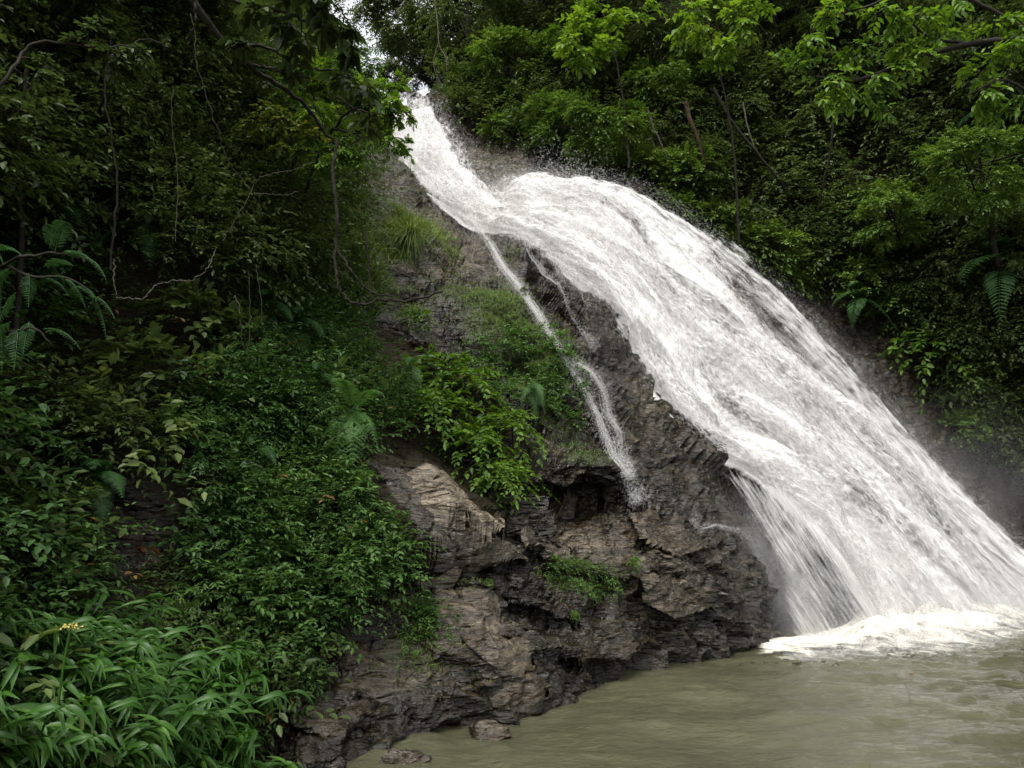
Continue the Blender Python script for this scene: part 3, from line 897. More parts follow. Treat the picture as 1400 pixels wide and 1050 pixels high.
def build_foam():
    xs = np.linspace(1020, 1650, 260)
    fr = np.interp(xs, [1020,1060,1130,1200,1260,1330,1400,1650], [904,914,918,932,946,938,906,876])
    bk = np.interp(xs, [1020,1060,1130,1200,1260,1330,1400,1650], [886,880,868,858,846,838,828,800])
    A = water_pt(xs, fr); B = water_pt(xs, bk)
    nv = 60
    v = np.linspace(0, 1, nv)
    P = A[None] * (1 - v[:, None, None]) + B[None] * v[:, None, None]
    V = np.repeat(v, len(xs)); U = np.tile((xs - 1020) / 630, nv)
    P = P.reshape(-1, 3)
    hump = sstep(0.3, 0.85, V) * sstep(0.17, 0.33, U)
    P[:, 2] = 0.035 + 0.04 * sstep(.1, .5, V) + 0.03 * fbm(P * 1.5, 3, 88) + hump * (0.42 + 0.28 * fbm(P * 1.3, 4, 89))
    dens = (sstep(0, 0.9, V) * 1.15 + .15 * fbm(P * 1.2, 3, 90) * V) * sstep(0, .06, U)
    o = mesh_obj("foam", P, grid_faces(nv, len(xs)), M_FOAM, None, {"dens": dens}, smooth=True)
    tag(o, "churning cream white foam where the fall hits the pool", kind='stuff')
    rng = np.random.default_rng(8)
    n = 45000
    x = rng.uniform(1060, 1600, n)
    b = water_pt(x, np.interp(x, xs, (fr * .45 + bk * .55)))
    O = b + np.stack([rng.normal(0, .2, n), rng.normal(0, .5, n), np.abs(rng.normal(0, .28, n)) * sstep(1090, 1230, x)], 1)
    mb = MB()
    place_leaves(mb, O, rng.normal(0, 1, (n, 3)), rng.normal(0, 1, (n, 3)), rng.uniform(.01, .05, n), rng.uniform(.004, .012, n), .5,
                 (np.array([(0, 0, 0), (.5, 1, 0), (1, 0, 0), (.5, -1, 0)], float), np.array([(0, 1, 2, 3)])))
    q = mb.build("splash", M_DROP)
    tag(q, "fine splash thrown up at the foot of the fall", kind='stuff')
build_foam()

# ------------------------------------------------------------------ vegetation builders
def poly_points(rng, poly, n):
    a = np.array(poly, float)
    lo, hi = a.min(0), a.max(0)
    out = []
    c = 0
    while c < n:
        p = rng.uniform(lo, hi, (n * 2, 2))
        p = p[inpoly(p[:, 0], p[:, 1], poly)]
        out.append(p); c += len(p)
    return np.concatenate(out)[:n]

def undergrowth(name, poly, ntuft, per, rad, leaf, K, mat, label, seed, holes=(), tl=0.35, dens=None, off=(0.0, 0.35), tint=0.42, tspread=0.22, kind='stuff', out=0.5):
    rng = np.random.default_rng(seed)
    c = poly_points(rng, poly, ntuft)
    keep = np.ones(len(c), bool)
    for h in holes: keep &= blob(c[:, 0], c[:, 1], *h) < 0.45
    if dens is not None: keep &= rng.uniform(0, 1, len(c)) < dens(c[:, 0], c[:, 1])
    c = c[keep]
    P, n = surf(c[:, 0], c[:, 1])
    n = np.where(((P - np.array([0, 0, CAMZ])) * n).sum(1, keepdims=True) > 0, -n, n)
    k = per
    up = np.array([0, 0, 1.0])
    R = rad * rng.uniform(.6, 1.5, len(c))
    Pc = P + n * (R * 0.35 + rng.uniform(off[0], off[1], len(c)))[:, None]
    U = norm(rng.normal(0, 1, (len(c), k, 3)) + 0.5 * n[:, None] + 0.35 * up)
    O = Pc[:, None] + U * (R[:, None] * rng.uniform(.2, 1, (len(c), k)))[..., None]
    D = norm(U + out * n[:, None] + rng.normal(0, .35, U.shape) + np.array([0, 0, -0.1]))
    tn = tint + tspread * fbm(Pc * 0.9, 3, seed + 3)
    lf = leaf * np.exp(0.28 * fbm(Pc * 0.7, 2, seed + 9) + rng.normal(0, .12, len(c)))
    mb = MB()
    twigs(mb, rng, O.reshape(-1, 3), D.reshape(-1, 3), tl * rng.uniform(.6, 1.3, O.shape[0] * k), K, np.repeat(lf, k), 0.24, 0.35, 0.6, np.repeat(tn, k))
    o = mb.build(name, mat)
    return tag(o, label, kind=kind)

def shrub_mesh(seed, R, ntw, leaf, K, mat, axis=(0, -.55, .8), tl=0.4, wr=0.24, droop=.4, tint=.5, stems=9, flat=.6):
    """returns (foliage mesh, stem mesh) around the origin"""
    rng = np.random.default_rng(seed)
    ax = norm(np.array(axis, float))
    U = norm(rng.normal(0, 1, (ntw, 3)) + ax * 1.1)
    r = R * rng.uniform(.35, 1.0, ntw) ** .7
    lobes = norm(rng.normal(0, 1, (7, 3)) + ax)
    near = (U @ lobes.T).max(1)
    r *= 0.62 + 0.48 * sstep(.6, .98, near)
    O = U * r[:, None] * np.array([1, 1, .85])
    mb = MB(); sb = MB()
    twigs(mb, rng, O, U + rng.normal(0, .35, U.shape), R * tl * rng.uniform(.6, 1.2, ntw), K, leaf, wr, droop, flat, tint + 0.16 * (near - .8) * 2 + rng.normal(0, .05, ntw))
    for k in range(stems):
        e = lobes[k % 7] * R * rng.uniform(.6, .9)
        p = spline([np.zeros(3), e * .5 + rng.normal(0, .06 * R, 3), e], 7)
        tube(sb, p, .018 * R + .006, .004, 5)
        for q in range(4):
            i = rng.integers(2, 6)
            e2 = p[i] + norm(lobes[k % 7] + rng.normal(0, .6, 3)) * R * .35
            tube(sb, spline([p[i], (p[i] + e2) / 2 + [0, 0, .02], e2], 4), .006, .003, 3)
    f = mb.build("foliage", mat); s = sb.build("stem", M_BARK)
    fm, sm = f.data, s.data
    bpy.data.objects.remove(f); bpy.data.objects.remove(s)
    return fm, sm

def plant_thing(name, meshes, loc, label, cat, group=None, rotz=0.0, scale=1.0, names=("foliage", "stem"), tilt=0.0):
    e = empty(name, loc, label, cat, group)
    e.rotation_euler = (tilt, 0, rotz); e.scale = (scale,) * 3
    for nm, me in zip(names, meshes):
        c = bpy.data.objects.new(nm, me); COL.objects.link(c); c.parent = e
    return e

SHR = {
 'small': [shrub_mesh(200 + k, .75, 210, .085, 9, M_LEAF, tint=.5) for k in range(3)],
 'deep': [shrub_mesh(210 + k, .8, 170, .12, 8, M_LEAFD, tint=.45) for k in range(3)],
 'bright': [shrub_mesh(220 + k, .7, 100, .15, 8, M_LEAFB, tint=.38, wr=.26, droop=.75, tl=.6) for k in range(3)],
 'lance': [shrub_mesh(230 + k, .7, 120, .16, 9, M_LEAF, tint=.6, wr=.14, droop=.5, tl=.55) for k in range(2)],
 'fresh': [shrub_mesh(250 + k, .8, 230, .11, 8, M_FRESH, tint=.5, tl=.45) for k in range(3)],
 'big': [shrub_mesh(240 + k, .8, 46, .24, 6, M_LEAFD, tint=.5, wr=.32, droop=.5, tl=.6) for k in range(2)],
}

def frond(mb, sb, rng, O, D, L, wid=.28, pairs=24, sub=12, droop=.6, tint=.5, up=(0, 0, 1), lw=.30, taper=.5):
    D = norm(np.array(D, float)); up = np.array(up, float)
    t = np.linspace(0, 1, 14)[:, None]
    pts = O + D * L * t - np.array([0, 0, 1.0]) * droop * L * t ** 2 + up * 0.18 * L * np.sin(np.pi * t * .8)
    tube(sb, pts, .006 * (L + .3), .002, 4)
    tp = np.linspace(.10, .985, pairs)
    P = np.stack([np.interp(tp, t[:, 0], pts[:, k]) for k in range(3)], 1)
    T = norm(np.stack([np.interp(tp, t[:, 0], np.gradient(pts, axis=0)[:, k]) for k in range(3)], 1))
    S = norm(np.cross(T, up)); Nn = np.cross(S, T)
    pl = wid * L * np.sin(np.pi * np.clip(tp, .02, 1) ** taper * .97) ** .8 * rng.uniform(.92, 1.05, pairs)
    Os, Ds, Ls, Zs = [], [], [], []
    for sg in (1, -1):
        pd = norm(S * sg * .92 + T * .42 - Nn * .12 + rng.normal(0, .04, S.shape))
        if sub == 0:
            Os.append(P); Ds.append(pd); Ls.append(pl); Zs.append(Nn)
            continue
        q = (np.arange(sub) + .5) / sub
        O2 = P[:, None] + pd[:, None] * (pl[:, None] * q)[..., None]
        O2[..., 2] -= .22 * pl[:, None] * q ** 2
        side2 = norm(np.cross(pd, Nn))
        for s2 in (1, -1):
            dd = side2[:, None] * s2 + pd[:, None] * .5
            ll = pl[:, None] * 1.9 / sub * (1.15 - .75 * q) * np.ones((pairs, 1))
            Os.append(O2.reshape(-1, 3)); Ds.append(np.broadcast_to(dd, O2.shape).reshape(-1, 3)); Ls.append(ll.ravel())
            Zs.append(np.broadcast_to(Nn[:, None], O2.shape).reshape(-1, 3))
    O3, D3, L3, Z3 = map(np.concatenate, (Os, Ds, Ls, Zs))
    place_leaves(mb, O3, D3, Z3 + rng.normal(0, .15, Z3.shape), L3, L3 * lw, np.clip(tint + rng.normal(0, .07, len(O3)), 0, 1))

def fern(name, px, py, off, L, label, dirs, seed, mat=None, cat="fern", tint=.5, droop=.6, wid=.28, sub=12, pairs=24, group=None, lw=.3, depth=None, taper=.5):
    rng = np.random.default_rng(seed)
    if depth is None:
        P, n = surf([px], [py], off); base = P[0]
    else:
        base = unproj([px], [py], [depth])[0]
    e = empty(name, base, label, cat, group)
    for k, (dx, dz, dy, l) in enumerate(dirs):
        mb = sb = MB()
        frond(mb, sb, rng, np.zeros(3), (dx, dy, dz), L * l, wid, pairs, sub, droop, tint + rng.uniform(-.08, .08), lw=lw, taper=taper)
        mb.build("frond", mat or M_FERN, e)
    return e

def px_line(pts, n=24, wob=0.0, rng=None):
    p = spline(np.array(pts, float), n)
    P = unproj(p[:, 0], p[:, 1], p[:, 2])
    if wob and rng is not None:
        P = P + np.cumsum(rng.normal(0, wob, P.shape), 0) * .5 + rng.normal(0, wob, P.shape)
    return P

def vine(name, lines, r, label, mat, seed, cat="vine", group=None, wob=.006):
    rng = np.random.default_rng(seed)
    mb = MB()
    for pts, rr in lines:
        P = px_line(pts, max(14, 8 * len(pts)), wob, rng)
        tube(mb, P, r * rr, r * rr * .6, 6)
    o = mb.build(name, mat)
    return tag(o, label, cat, group)

# ------------------------------------------------------------------ ground cover nobody could count
LEFT = [(-480,-330),(380,-330),(430,60),(500,190),(478,300),(462,420),(500,520),(540,600),(500,640),(455,700),(525,745),(540,800),(480,855),(430,885),(405,960),(350,1020),(-100,1140),(-480,1140)]
HOLE = [(165,760,75,75,0)]
def patchy(sc, th_, seed):
    def f(x, y):
        q = np.stack([x / 100 * sc, y / 100 * sc, x * 0], 1)
        return sstep(th_ - .25, th_ + .25, fbm(q, 3, seed))
    return f
undergrowth("undergrowth", LEFT, 2600, 8, .26, .06, 8, M_LEAFD, "dense dark leafy undergrowth covering the left slope", 301, HOLE + [(120,1010,190,95,12)], .26, off=(0, .12), tint=.30, dens=patchy(2.2, -.5, 51), tspread=.3)
CREEP = [(330,360),(470,370),(500,470),(560,600),(500,640),(455,700),(530,750),(545,805),(480,855),(400,890),(300,860),(210,780),(230,600),(280,480)]
undergrowth("undergrowth", CREEP, 1000, 9, .26, .07, 8, M_LEAF, "small-leaved green creeper cover beside the exposed rock", 302, [(165,760,75,75,0)], .26, tint=.45, dens=patchy(2.6, -.15, 52), tspread=.3, off=(0, .25))
undergrowth("undergrowth", LEFT, 620, 10, .30, .085, 8, M_LEAF, "bigger-leaved weeds in patches over the left slope", 305, HOLE + [(120,1010,190,95,12)], .4, off=(.05, .5), tint=.35, dens=patchy(1.6, .1, 53), tspread=.35)
undergrowth("undergrowth", LEFT, 240, 7, .28, .13, 6, M_LEAFD, "broad-leaved weeds in patches over the left slope", 306, HOLE + [(120,1010,190,95,12)], .45, off=(.1, .5), tint=.45, dens=patchy(1.9, .2, 54), tspread=.3)
RIGHT = [(575,130),(620,40),(680,-60),(1540,-60),(1540,700),(1450,640),(1400,620),(1340,600),(1280,530),(1225,440),(1160,395),(1060,380),(990,330),(900,262),(830,238),(740,226),(640,170)]
undergrowth("undergrowth", RIGHT, 4200, 9, .55, .15, 7, M_LEAFD, "shadowy forest undergrowth on the slope behind the waterfall", 303, [(1120,420,60,40,35),(660,215,60,40,0)], .5, off=(0, .9), tint=.52, dens=patchy(1.8, -.3, 55), tspread=.3)
undergrowth("undergrowth", [(-480,-330),(380,-330),(400,60),(330,260),(150,330),(-480,400)], 1300, 9, .5, .09, 8, M_LEAFD, "hanging curtain of leaves at the top of the left slope", 304, (), .4, off=(.3, 1.2), tint=.45)

undergrowth("undergrowth", [(180,60),(430,40),(475,215),(455,390),(330,430),(180,400)], 700, 9, .42, .085, 8, M_LEAFD, "hanging leaves crowding the dark hollow left of the upper rock", 307, (), .36, off=(.1, .9), tint=.5, tspread=.3)
M_DEAD0 = leaf_material("dead_leaf_dull", (0.03, 0.018, 0.008), (0.09, 0.05, 0.02), (0.20, 0.11, 0.03))
undergrowth("dead_leaves", LEFT, 90, 1, .35, .085, 3, M_DEAD0, "scattered brown dead leaves caught in the undergrowth", 308, (), .25, off=(.1, .45), tint=.5)
def grass(name, areas, label, seed):
    rng = np.random.default_rng(seed)
    mb = MB()
    for (cx, cy, rx, ry, ang, n, L, tint) in areas:
        a = math.radians(ang)
        u = rng.normal(0, .5, (n, 2))
        px = cx + u[:, 0] * rx * math.cos(a) - u[:, 1] * ry * math.sin(a)
        py = cy + u[:, 0] * rx * math.sin(a) + u[:, 1] * ry * math.cos(a)
        P, nn = surf(px, py, -.01)
        nn = np.where(((P - np.array([0, 0, CAMZ])) * nn).sum(1, keepdims=True) > 0, -nn, nn)
        D = nn * .8 + np.array([0, 0, .55]) + rng.normal(0, .38, P.shape)
        l = L * rng.uniform(.4, 1.2, n)
        place_leaves(mb, P, D, rng.normal(0, 1, P.shape) + nn, l, .0045 + l * .018, np.clip(tint + rng.normal(0, .16, n), 0, 1),
                     GB)
    return tag(mb.build(name, M_GRASS), label, kind='stuff')
GB = blade_template(.75, .1)
GB = (GB[0][[0, 2, 6, 8, 12, 14, 18, 20]], np.array([(0, 2, 3, 1), (2, 4, 5, 3), (4, 6, 7, 5)]))
grass("grass", [(562,312,38,22,15,2600,.32,.55),(478,260,16,60,-20,1800,.28,.40),(492,340,22,50,-10,1800,.30,.32),(505,395,28,40,0,900,.28,.3),(545,335,25,25,0,700,.3,.3),
                (610,350,25,12,20,350,.15,.45),(640,262,12,6,0,60,.15,.4),(700,345,14,8,0,140,.12,.45),(618,322,12,10,0,160,.14,.4),(530,235,30,10,15,300,.16,.4),(585,300,40,10,20,260,.12,.35),(620,380,40,16,15,350,.12,.35),(560,400,40,20,0,300,.14,.35),(560,265,35,10,10,300,.12,.4)],
      "tufts of bright green grass growing on the upper rock", 311)
grass("moss_cover", [(690,430,60,45,40,5200,.10,.42),(740,490,38,50,40,3800,.09,.38),(650,400,30,20,10,900,.1,.35),(800,600,60,25,30,1200,.07,.2),(760,560,40,30,30,1200,.07,.25),
                     (805,790,50,24,15,1500,.09,.35),(760,775,14,12,0,400,.07,.3),(560,890,40,30,0,600,.09,.35),(540,850,40,12,0,500,.08,.3),(700,250,60,14,20,700,.12,.25),(740,205,50,16,0,600,.12,.3),
                     (580,925,50,25,0,300,.07,.3),(880,560,30,30,0,300,.06,.25),(640,820,20,12,0,120,.06,.4)],
      "low moss and tiny plants greening the wet rock face", 312)
undergrowth("ground_cover", [(630,470),(690,430),(745,440),(800,520),(790,580),(745,560),(700,560),(640,520)], 130, 7, .12, .07, 6, M_LEAF, "small green seedlings spread over the mossy rock", 313, (), .16, off=(0, .05), tint=.65)
undergrowth("ground_cover", [(755,765),(800,760),(850,790),(850,815),(800,815),(760,790)], 60, 6, .07, .035, 6, M_LEAF, "patch of tiny weeds on the middle of the lower rock face", 314, (), .10, off=(0, .03), tint=.6)
undergrowth("ground_cover", [(535,850),(600,845),(600,900),(560,915),(530,900)], 60, 6, .08, .04, 6, M_LEAF, "patch of little plants on the rock above the pool edge", 315, (), .10, off=(0, .03), tint=.6)
undergrowth("ground_cover", [(900,225),(960,270),(1060,350),(1120,390),(1060,385),(980,325),(890,262)], 260, 8, .30, .13, 7, M_FRESH, "low bright bushes along the top edge of the right bank", 316, (), .35, off=(0, .2), tint=.5)

# ------------------------------------------------------------------ shrubs one can point at
rs = np.random.default_rng(77)
def shrub(kind, px, py, off, scale, label, cat="shrub", group=None, name="shrub", mat_index=None):
    P, n = surf([px], [py], off)
    ms = SHR[kind][(mat_index if mat_index is not None else rs.integers(0, 99)) % len(SHR[kind])]
    return plant_thing(name, ms, P[0], label, cat, group, rs.uniform(-.7, .7), scale)
G1 = "light green bushes hanging over the pale rock slab"
for k, (x, y, s, l) in enumerate([
    (600,530,.85,"topmost light green bush on the rock face, above its lower neighbours"),
    (640,560,.9,"light green bush with drooping oval leaves at the centre of the rock face"),
    (590,590,.85,"light green bush just right of the big fern"),
    (650,625,.85,"light green bush hanging down over the pale rock slab"),
    (700,610,.8,"light green bush nearest the brown overhanging rock"),
    (690,660,.6,"lowest light green bush, below its neighbours beside the overhang"),
    (740,680,.42,"small bright shrub at the left end of the dark overhang")]):
    shrub('bright', x, y, .12, s, l, group=G1, name="leafy_bush")
for (x, y, s, k, l) in [
    (475,712,.55,'lance',"dark green bush with narrow leaves growing beside the stepped rock"),
    (496,770,.5,'lance',"glossy narrow-leaved bush reaching over the lower rock"),
    (452,800,.55,'lance',"narrow-leaved bush low on the bank above the water-side rock"),
    (440,740,.6,'small',"small-leaved green bush in the middle of the lower left bank"),
    (395,800,.6,'small',"small-leaved bush above the ginger clump"),
    (360,720,.6,'small',"small-leaved bush on the dark slope below the hanging roots"),
    (300,760,.55,'lance',"narrow-leaved bush to the right of the bare rock patch"),
    (280,830,.5,'lance',"bush with drooping leaves right behind the ginger clump"),
    (390,880,.42,'small',"small bush hanging at the end of the ginger clump"),
    (420,930,.32,'small',"last small bush of the bank before bare rock"),
    (565,870,.20,'small',"tiny round bush alone on the rock above the pool"),
    (430,560,.6,'small',"small-leaved bush left of the big fern"),
    (470,500,.6,'small',"small-leaved bush above the big fern"),
    (400,450,.7,'small',"small-leaved bush beside the pale hanging roots"),
    (565,445,.4,'bright',"little bright sprig on the bare brown rock"),
    (330,600,.7,'small',"small-leaved bush on the shaded middle of the left slope"),
    (240,640,.6,'lance',"bush with thin leaves in the shade of the left slope"),
    (200,540,.7,'big',"plant with broad glossy leaves in deep shade"),
    (240,470,.6,'big',"broad-leaved plant below the crooked pale branch"),
    (300,500,.6,'big',"broad-leaved plant between the pale branch and the hanging roots"),
    (60,600,.7,'deep',"dark bush at the left edge below the feathery branch"),
    (130,640,.6,'deep',"dark bush above the bare rock patch"),
    (40,720,.5,'big',"plant with broad green leaves beside the bare rock patch"),
    (90,800,.45,'lance',"leafy plant between the bare rock patch and the ginger clump"),
    (15,790,.5,'big',"broad-leaved plant at the left edge above the ginger clump"),
    (190,280,.9,'big',"broad-leaved climber on the dark upper left slope"),
    (320,330,.9,'deep',"dark bush behind the slanting vine"),
    (100,240,.8,'deep',"dark bush below the arching mossy limb"),
    (390,330,.8,'deep',"dark bush left of the long hanging vine"),
    (860,775,.16,'bright',"single tiny bright plant growing from the lower rock face"),
    (785,842,.10,'bright',"pale green sprout in a crack of the lower rock face"),
    (652,820,.10,'bright',"small green sprout above the reddish hollow in the rock"),
    ]:
    shrub(k, x, y, .05 if s < .3 else .18, s, l)
for (x, y, s, k, l) in [
    (935,262,1.5,'fresh',"spreading bush at the upper edge of the broad fall"),
    (985,312,1.3,'fresh',"bush above the earth gap beside the fall"),
    (1040,350,1.5,'fresh',"drooping bush on the bank right of the fall's shoulder"),
    (1085,372,1.2,'fresh',"low bush at the foot of the leaning trunk"),
    (1165,400,1.4,'fresh',"bush directly above the bare brown rock by the fall"),
    (1215,432,1.4,'fresh',"narrow-leaved bush right of the bare brown rock"),
    (1250,505,1.6,'bright',"bright bush reaching out over the fall's right side"),
    (1310,520,1.5,'fresh',"dark green bush behind the bright one on the right bank"),
    (1300,600,1.0,'fresh',"round bush just above the misty lower right bank"),
    (1350,560,1.3,'deep',"shaded bush at the right edge over the misty bank"),
    (1390,640,1.1,'deep',"low dark bush at the right edge beside the mist"),
    (1390,480,1.5,'deep',"big dark bush at the right edge half way down"),
    (1240,300,1.6,'fresh',"pale green bush under the bright overhanging branches"),
    (1190,300,1.5,'fresh',"bush right of the leaning thin trunk"),
    (1330,380,1.6,'deep',"dark bush below the crown on the right side"),
    (760,190,1.5,'fresh',"bush above the spraying hump of the fall"),
    (690,190,1.2,'fresh',"bush hanging over the brown rock beside the upper chute"),
    (640,150,1.2,'deep',"dark bush at the top of the upper chute"),
    (880,248,1.2,'fresh', "low bush touching the spray where the broad fall starts to drop"),
    (800,232,1.0,'fresh', "low bush in the spray right over the crest of the broad fall"),
    (930,292,1.0,'fresh', "small bush wet with spray below the spreading bush of the upper edge"),
    (740,222,.9,'deep', "small dark bush where the brown rock meets the hump of the fall"),
    (830,215,1.4,'fresh',"bush behind the crest of the broad fall"),
    ]:
    shrub(k, x, y, .3, s, l)

# ------------------------------------------------------------------ ferns, hanging grass, feathery branch
fern("tree_fern", 455, 650, .75, .85, "large bright fern with broad lacy fronds beside the stepped rock",
     [(-.1,.35,-.5,.9),(.5,.35,-.5,.75),(-.6,-.1,-.6,.7),(.15,-.8,-.7,1.0),(-.25,-.9,-.6,.95),(.5,-.45,-.5,.7),(-.5,-.6,-.5,.8)], 401, tint=.78, droop=.35, wid=.24, lw=.30, pairs=20)
fern("fern", 545, 525, .4, .5, "small fern left of the light green bushes", [(0,.2,-.6,1),(.4,-.5,-.6,.9),(-.4,-.4,-.6,.9),(.1,-.9,-.4,1)], 402, tint=.7)
fern("fern", 722, 545, .3, .5, "small fern on the mossy rock near the side cascade", [(.2,-.1,-.6,1),(.4,-.6,-.6,.9),(-.4,-.4,-.6,.8),(.1,-.9,-.4,1)], 403, tint=.6)
for k, (x, y, L, l) in enumerate([(380,465,.7,"dark fern among small leaves left of the long hanging vine"), (330,445,.7,"dark fern beside the pale hanging roots"), (385,560,.6,"shaded fern above the small-leaved bushes"),
                   (180,330,.8,"shaded fern under the arching limb"), (60,330,.8,"upright shaded fern behind the feathery branch"), (120,700,.5,"low dark fern above the bare rock patch"), (300,650,.5,"low fern on the shaded slope below the broad-leaved plants")]):
    fern("fern", x, y, .35, L, l, [(-.6,.2,-.5,1),(.6,.1,-.5,1),(.2,.5,-.6,.9),(-.3,-.4,-.6,1),(.4,-.5,-.5,.9)], 410 + k, tint=.35, sub=8)
for k, (x, y, L, l) in enumerate([(1385,380,2.0,"fern-like palm at the right edge"), (1360,180,1.6,"fern-like sprays beside the crown at the right edge"), (1160,425,1.2,"fern above the bare brown rock by the fall")]):
    fern("fern", x, y, .8, L, l, [(-.9,.2,-.4,1),(.6,.3,-.5,.9),(-.4,.6,-.4,.9),(-.5,-.4,-.6,1),(.5,-.4,-.5,.9)], 430 + k, tint=.45, sub=0, pairs=26, lw=.10)

def feathery(seed=440):
    rng = np.random.default_rng(seed)
    base = unproj([-120], [380], [6.3])[0]
    e = empty("feathery_branch", base, "dark feathery branch with comb-like leaves reaching in at the left edge", "branch")
    sb = MB(); mb = MB()
    lines = [[(-120,380,6.3),(0,365,5.9),(40,378,5.7),(90,380,5.5),(130,410,5.4)], [(-100,450,6.2),(-20,455,5.8),(25,452,5.6),(50,447,5.5),(72,470,5.5)], [(0,365,5.9),(30,350,5.7),(75,345,5.6),(115,352,5.5)]]
    for l in lines:
        P = px_line(l, 20, .004, rng)
        tube(sb, P, .014, .004, 6)
    spots = [(15,366,5.8,-.5,-.8),(40,375,5.7,.2,-1),(55,380,5.7,.8,-.3),(75,378,5.6,.9,-.35),(90,382,5.5,.7,-.7),(105,392,5.5,1,-.5),(125,405,5.4,.9,-.6),(60,365,5.7,.7,.1),(85,350,5.6,.9,-.1),
             (68,340,5.6,.1,1),(75,345,5.6,.25,.9),(5,362,5.8,-.3,.4),(0,385,5.8,.1,-1),(22,400,5.7,-.4,-1),(130,410,5.4,.4,-1),(115,352,5.5,.7,-.5),
             (0,452,5.7,.2,-.9),(-10,456,5.7,-.2,-1),(25,450,5.6,.2,-1),(60,450,5.5,.9,-.3),(40,440,5.6,.1,-1),(15,440,5.6,-.4,-.5),(30,350,5.7,-.7,.3)]
    for (x, y, d, dx, dz) in spots:
        O = unproj([x], [y], [d])[0] - base
        frond(mb, mb, rng, O, (dx, rng.uniform(-.35, .1), dz), rng.uniform(.20, .30), .30, 17, 0, .3, .3, lw=.11, taper=.7)
    mb.build("leaves", M_FERN, e)
    s = sb.build("limb", M_BARK, e, origin=base)
feathery()

def grass_tuft(name, px, py, n, L, label, seed, down=.9, tint=.5, off=.05):
    rng = np.random.default_rng(seed)
    P, nn = surf([px], [py], off)
    mb = MB()
    D = rng.normal(0, .35, (n, 3)) + np.array([0, -.5, .35])
    O = rng.normal(0, .03, (n, 3))
    l = L * rng.uniform(.5, 1.1, n)
    place_leaves(mb, O, D, np.array([0, 0, 1.0]) + rng.normal(0, .2, (n, 3)), l, .008, np.clip(tint + rng.normal(0, .15, n), 0, 1), blade_template(1.1, .1))
    e = mb.build(name, M_GRASS); e.location = P[0]
    return tag(e, label, "grass tuft")
grass_tuft("grass_tuft", 480, 482, 130, .75, "long-bladed grass tuft hanging on the slope above the big fern", 451, tint=.45)
grass_tuft("grass_tuft", 560, 335, 160, .9, "drooping brownish grass tuft below the bright grass clump", 452, tint=.3)
grass_tuft("grass_tuft", 345, 980, 60, .3, "small grass tuft at the foot of the bank by the water-side rock", 453, tint=.4)

# ------------------------------------------------------------------ ginger clump at the lower left
def ginger_mesh(seed, H=1.0, n=18):
    rng = np.random.default_rng(seed)
    mb = MB(); sb = MB()
    for sidx in range(4):
        lean = rng.uniform(-.35, .6); fy = rng.uniform(-.55, 0)
        h = H * rng.uniform(.7, 1.1)
        p = spline([(0, 0, 0), (lean * .2 * h, fy * .2 * h, .5 * h), (lean * .55 * h, fy * .55 * h, .85 * h), (lean * h, fy * h, .95 * h)], 16) + rng.normal(0, .04, 3) * np.array([1, 1, 0])
        tube(sb, p, .009, .004, 5)
        T = norm(np.gradient(p, axis=0))
        idx = np.linspace(4, 15, n).astype(int)
        ph = rng.uniform(0, 6.28)
        S = np.array([math.cos(ph), math.sin(ph), 0])
        sg = np.where(np.arange(n) % 2 == 0, 1, -1)[:, None]
        D = T[idx] * .55 + S * sg * .95 + rng.normal(0, .18, (n, 3)) + np.array([.15, -.1, 0])
        L = H * .21 * rng.uniform(.7, 1.15, n) * np.interp(np.arange(n), [0, n * .3, n - 1], [.7, 1, .75])
        Z = T[idx] * .8 + np.array([0, 0, .6]) + rng.normal(0, .15, (n, 3))
        for k in range(n):
            place_leaves(mb, p[idx[k]][None], D[k][None], Z[k][None], L[k], L[k] * rng.uniform(.08, .115), np.clip(.5 + rng.normal(0, .13), 0, 1), blade_template(rng.uniform(.35, .95), .5))
    f = mb.build("leaves", M_GING, smooth=False); s = sb.build("stem", M_GING)
    fm, sm = f.data, s.data
    bpy.data.objects.remove(f); bpy.data.objects.remove(s)
    return fm, sm
GM = [ginger_mesh(500 + k) for k in range(6)]

gp = poly_points(np.random.default_rng(510), [(-90,930),(60,945),(180,955),(260,985),(330,1030),(345,1110),(350,1165),(-90,1165)], 120)
gP, gn = surf(gp[:, 0], gp[:, 1], -.1)
gP[:, 2] -= .25
for k in range(len(gp)):
    e = plant_thing("ginger_plant", GM[k % 6], gP[k], "arching long-leaved ginger plant in the wet clump filling the lower left corner", "ginger plant",
                    "ginger plants of the lower left clump", rs.uniform(-.6, .6), rs.uniform(.8, 1.25), names=("leaves", "stem"))

# ------------------------------------------------------------------ trees
def crown_mesh(seed, nc, ntw, leaf, K, mat, tl=.16, flat=.55, droop=.3, wr=.26, tint=.5, stretch=(1, 1, .8)):
    """a crown of radius 1 built of many leafy clumps with gaps between them"""
    rng = np.random.default_rng(seed)
    C = norm(rng.normal(0, 1, (nc, 3))) * rng.uniform(.25, 1, (nc, 1)) ** .6 * np.array(stretch)
    R = rng.uniform(.16, .34, nc)
    mb = MB()
    ci = rng.integers(0, nc, ntw)
    U = norm(rng.normal(0, 1, (ntw, 3)))
    O = C[ci] + U * (R[ci] * rng.uniform(.1, 1, ntw))[:, None] * np.array([1, 1, flat])
    D = norm(U * np.array([1, 1, .5]) + .5 * norm(C[ci]) + rng.normal(0, .25, U.shape))
    tn = tint + rng.normal(0, .09, nc)[ci] + .18 * (U[:, 2]) * 0
    twigs(mb, rng, O, D, tl * rng.uniform(.6, 1.2, ntw), K, leaf, wr, droop, .7, tn)
    f = mb.build("crown", mat); fm = f.data
    bpy.data.objects.remove(f)
    return fm, C
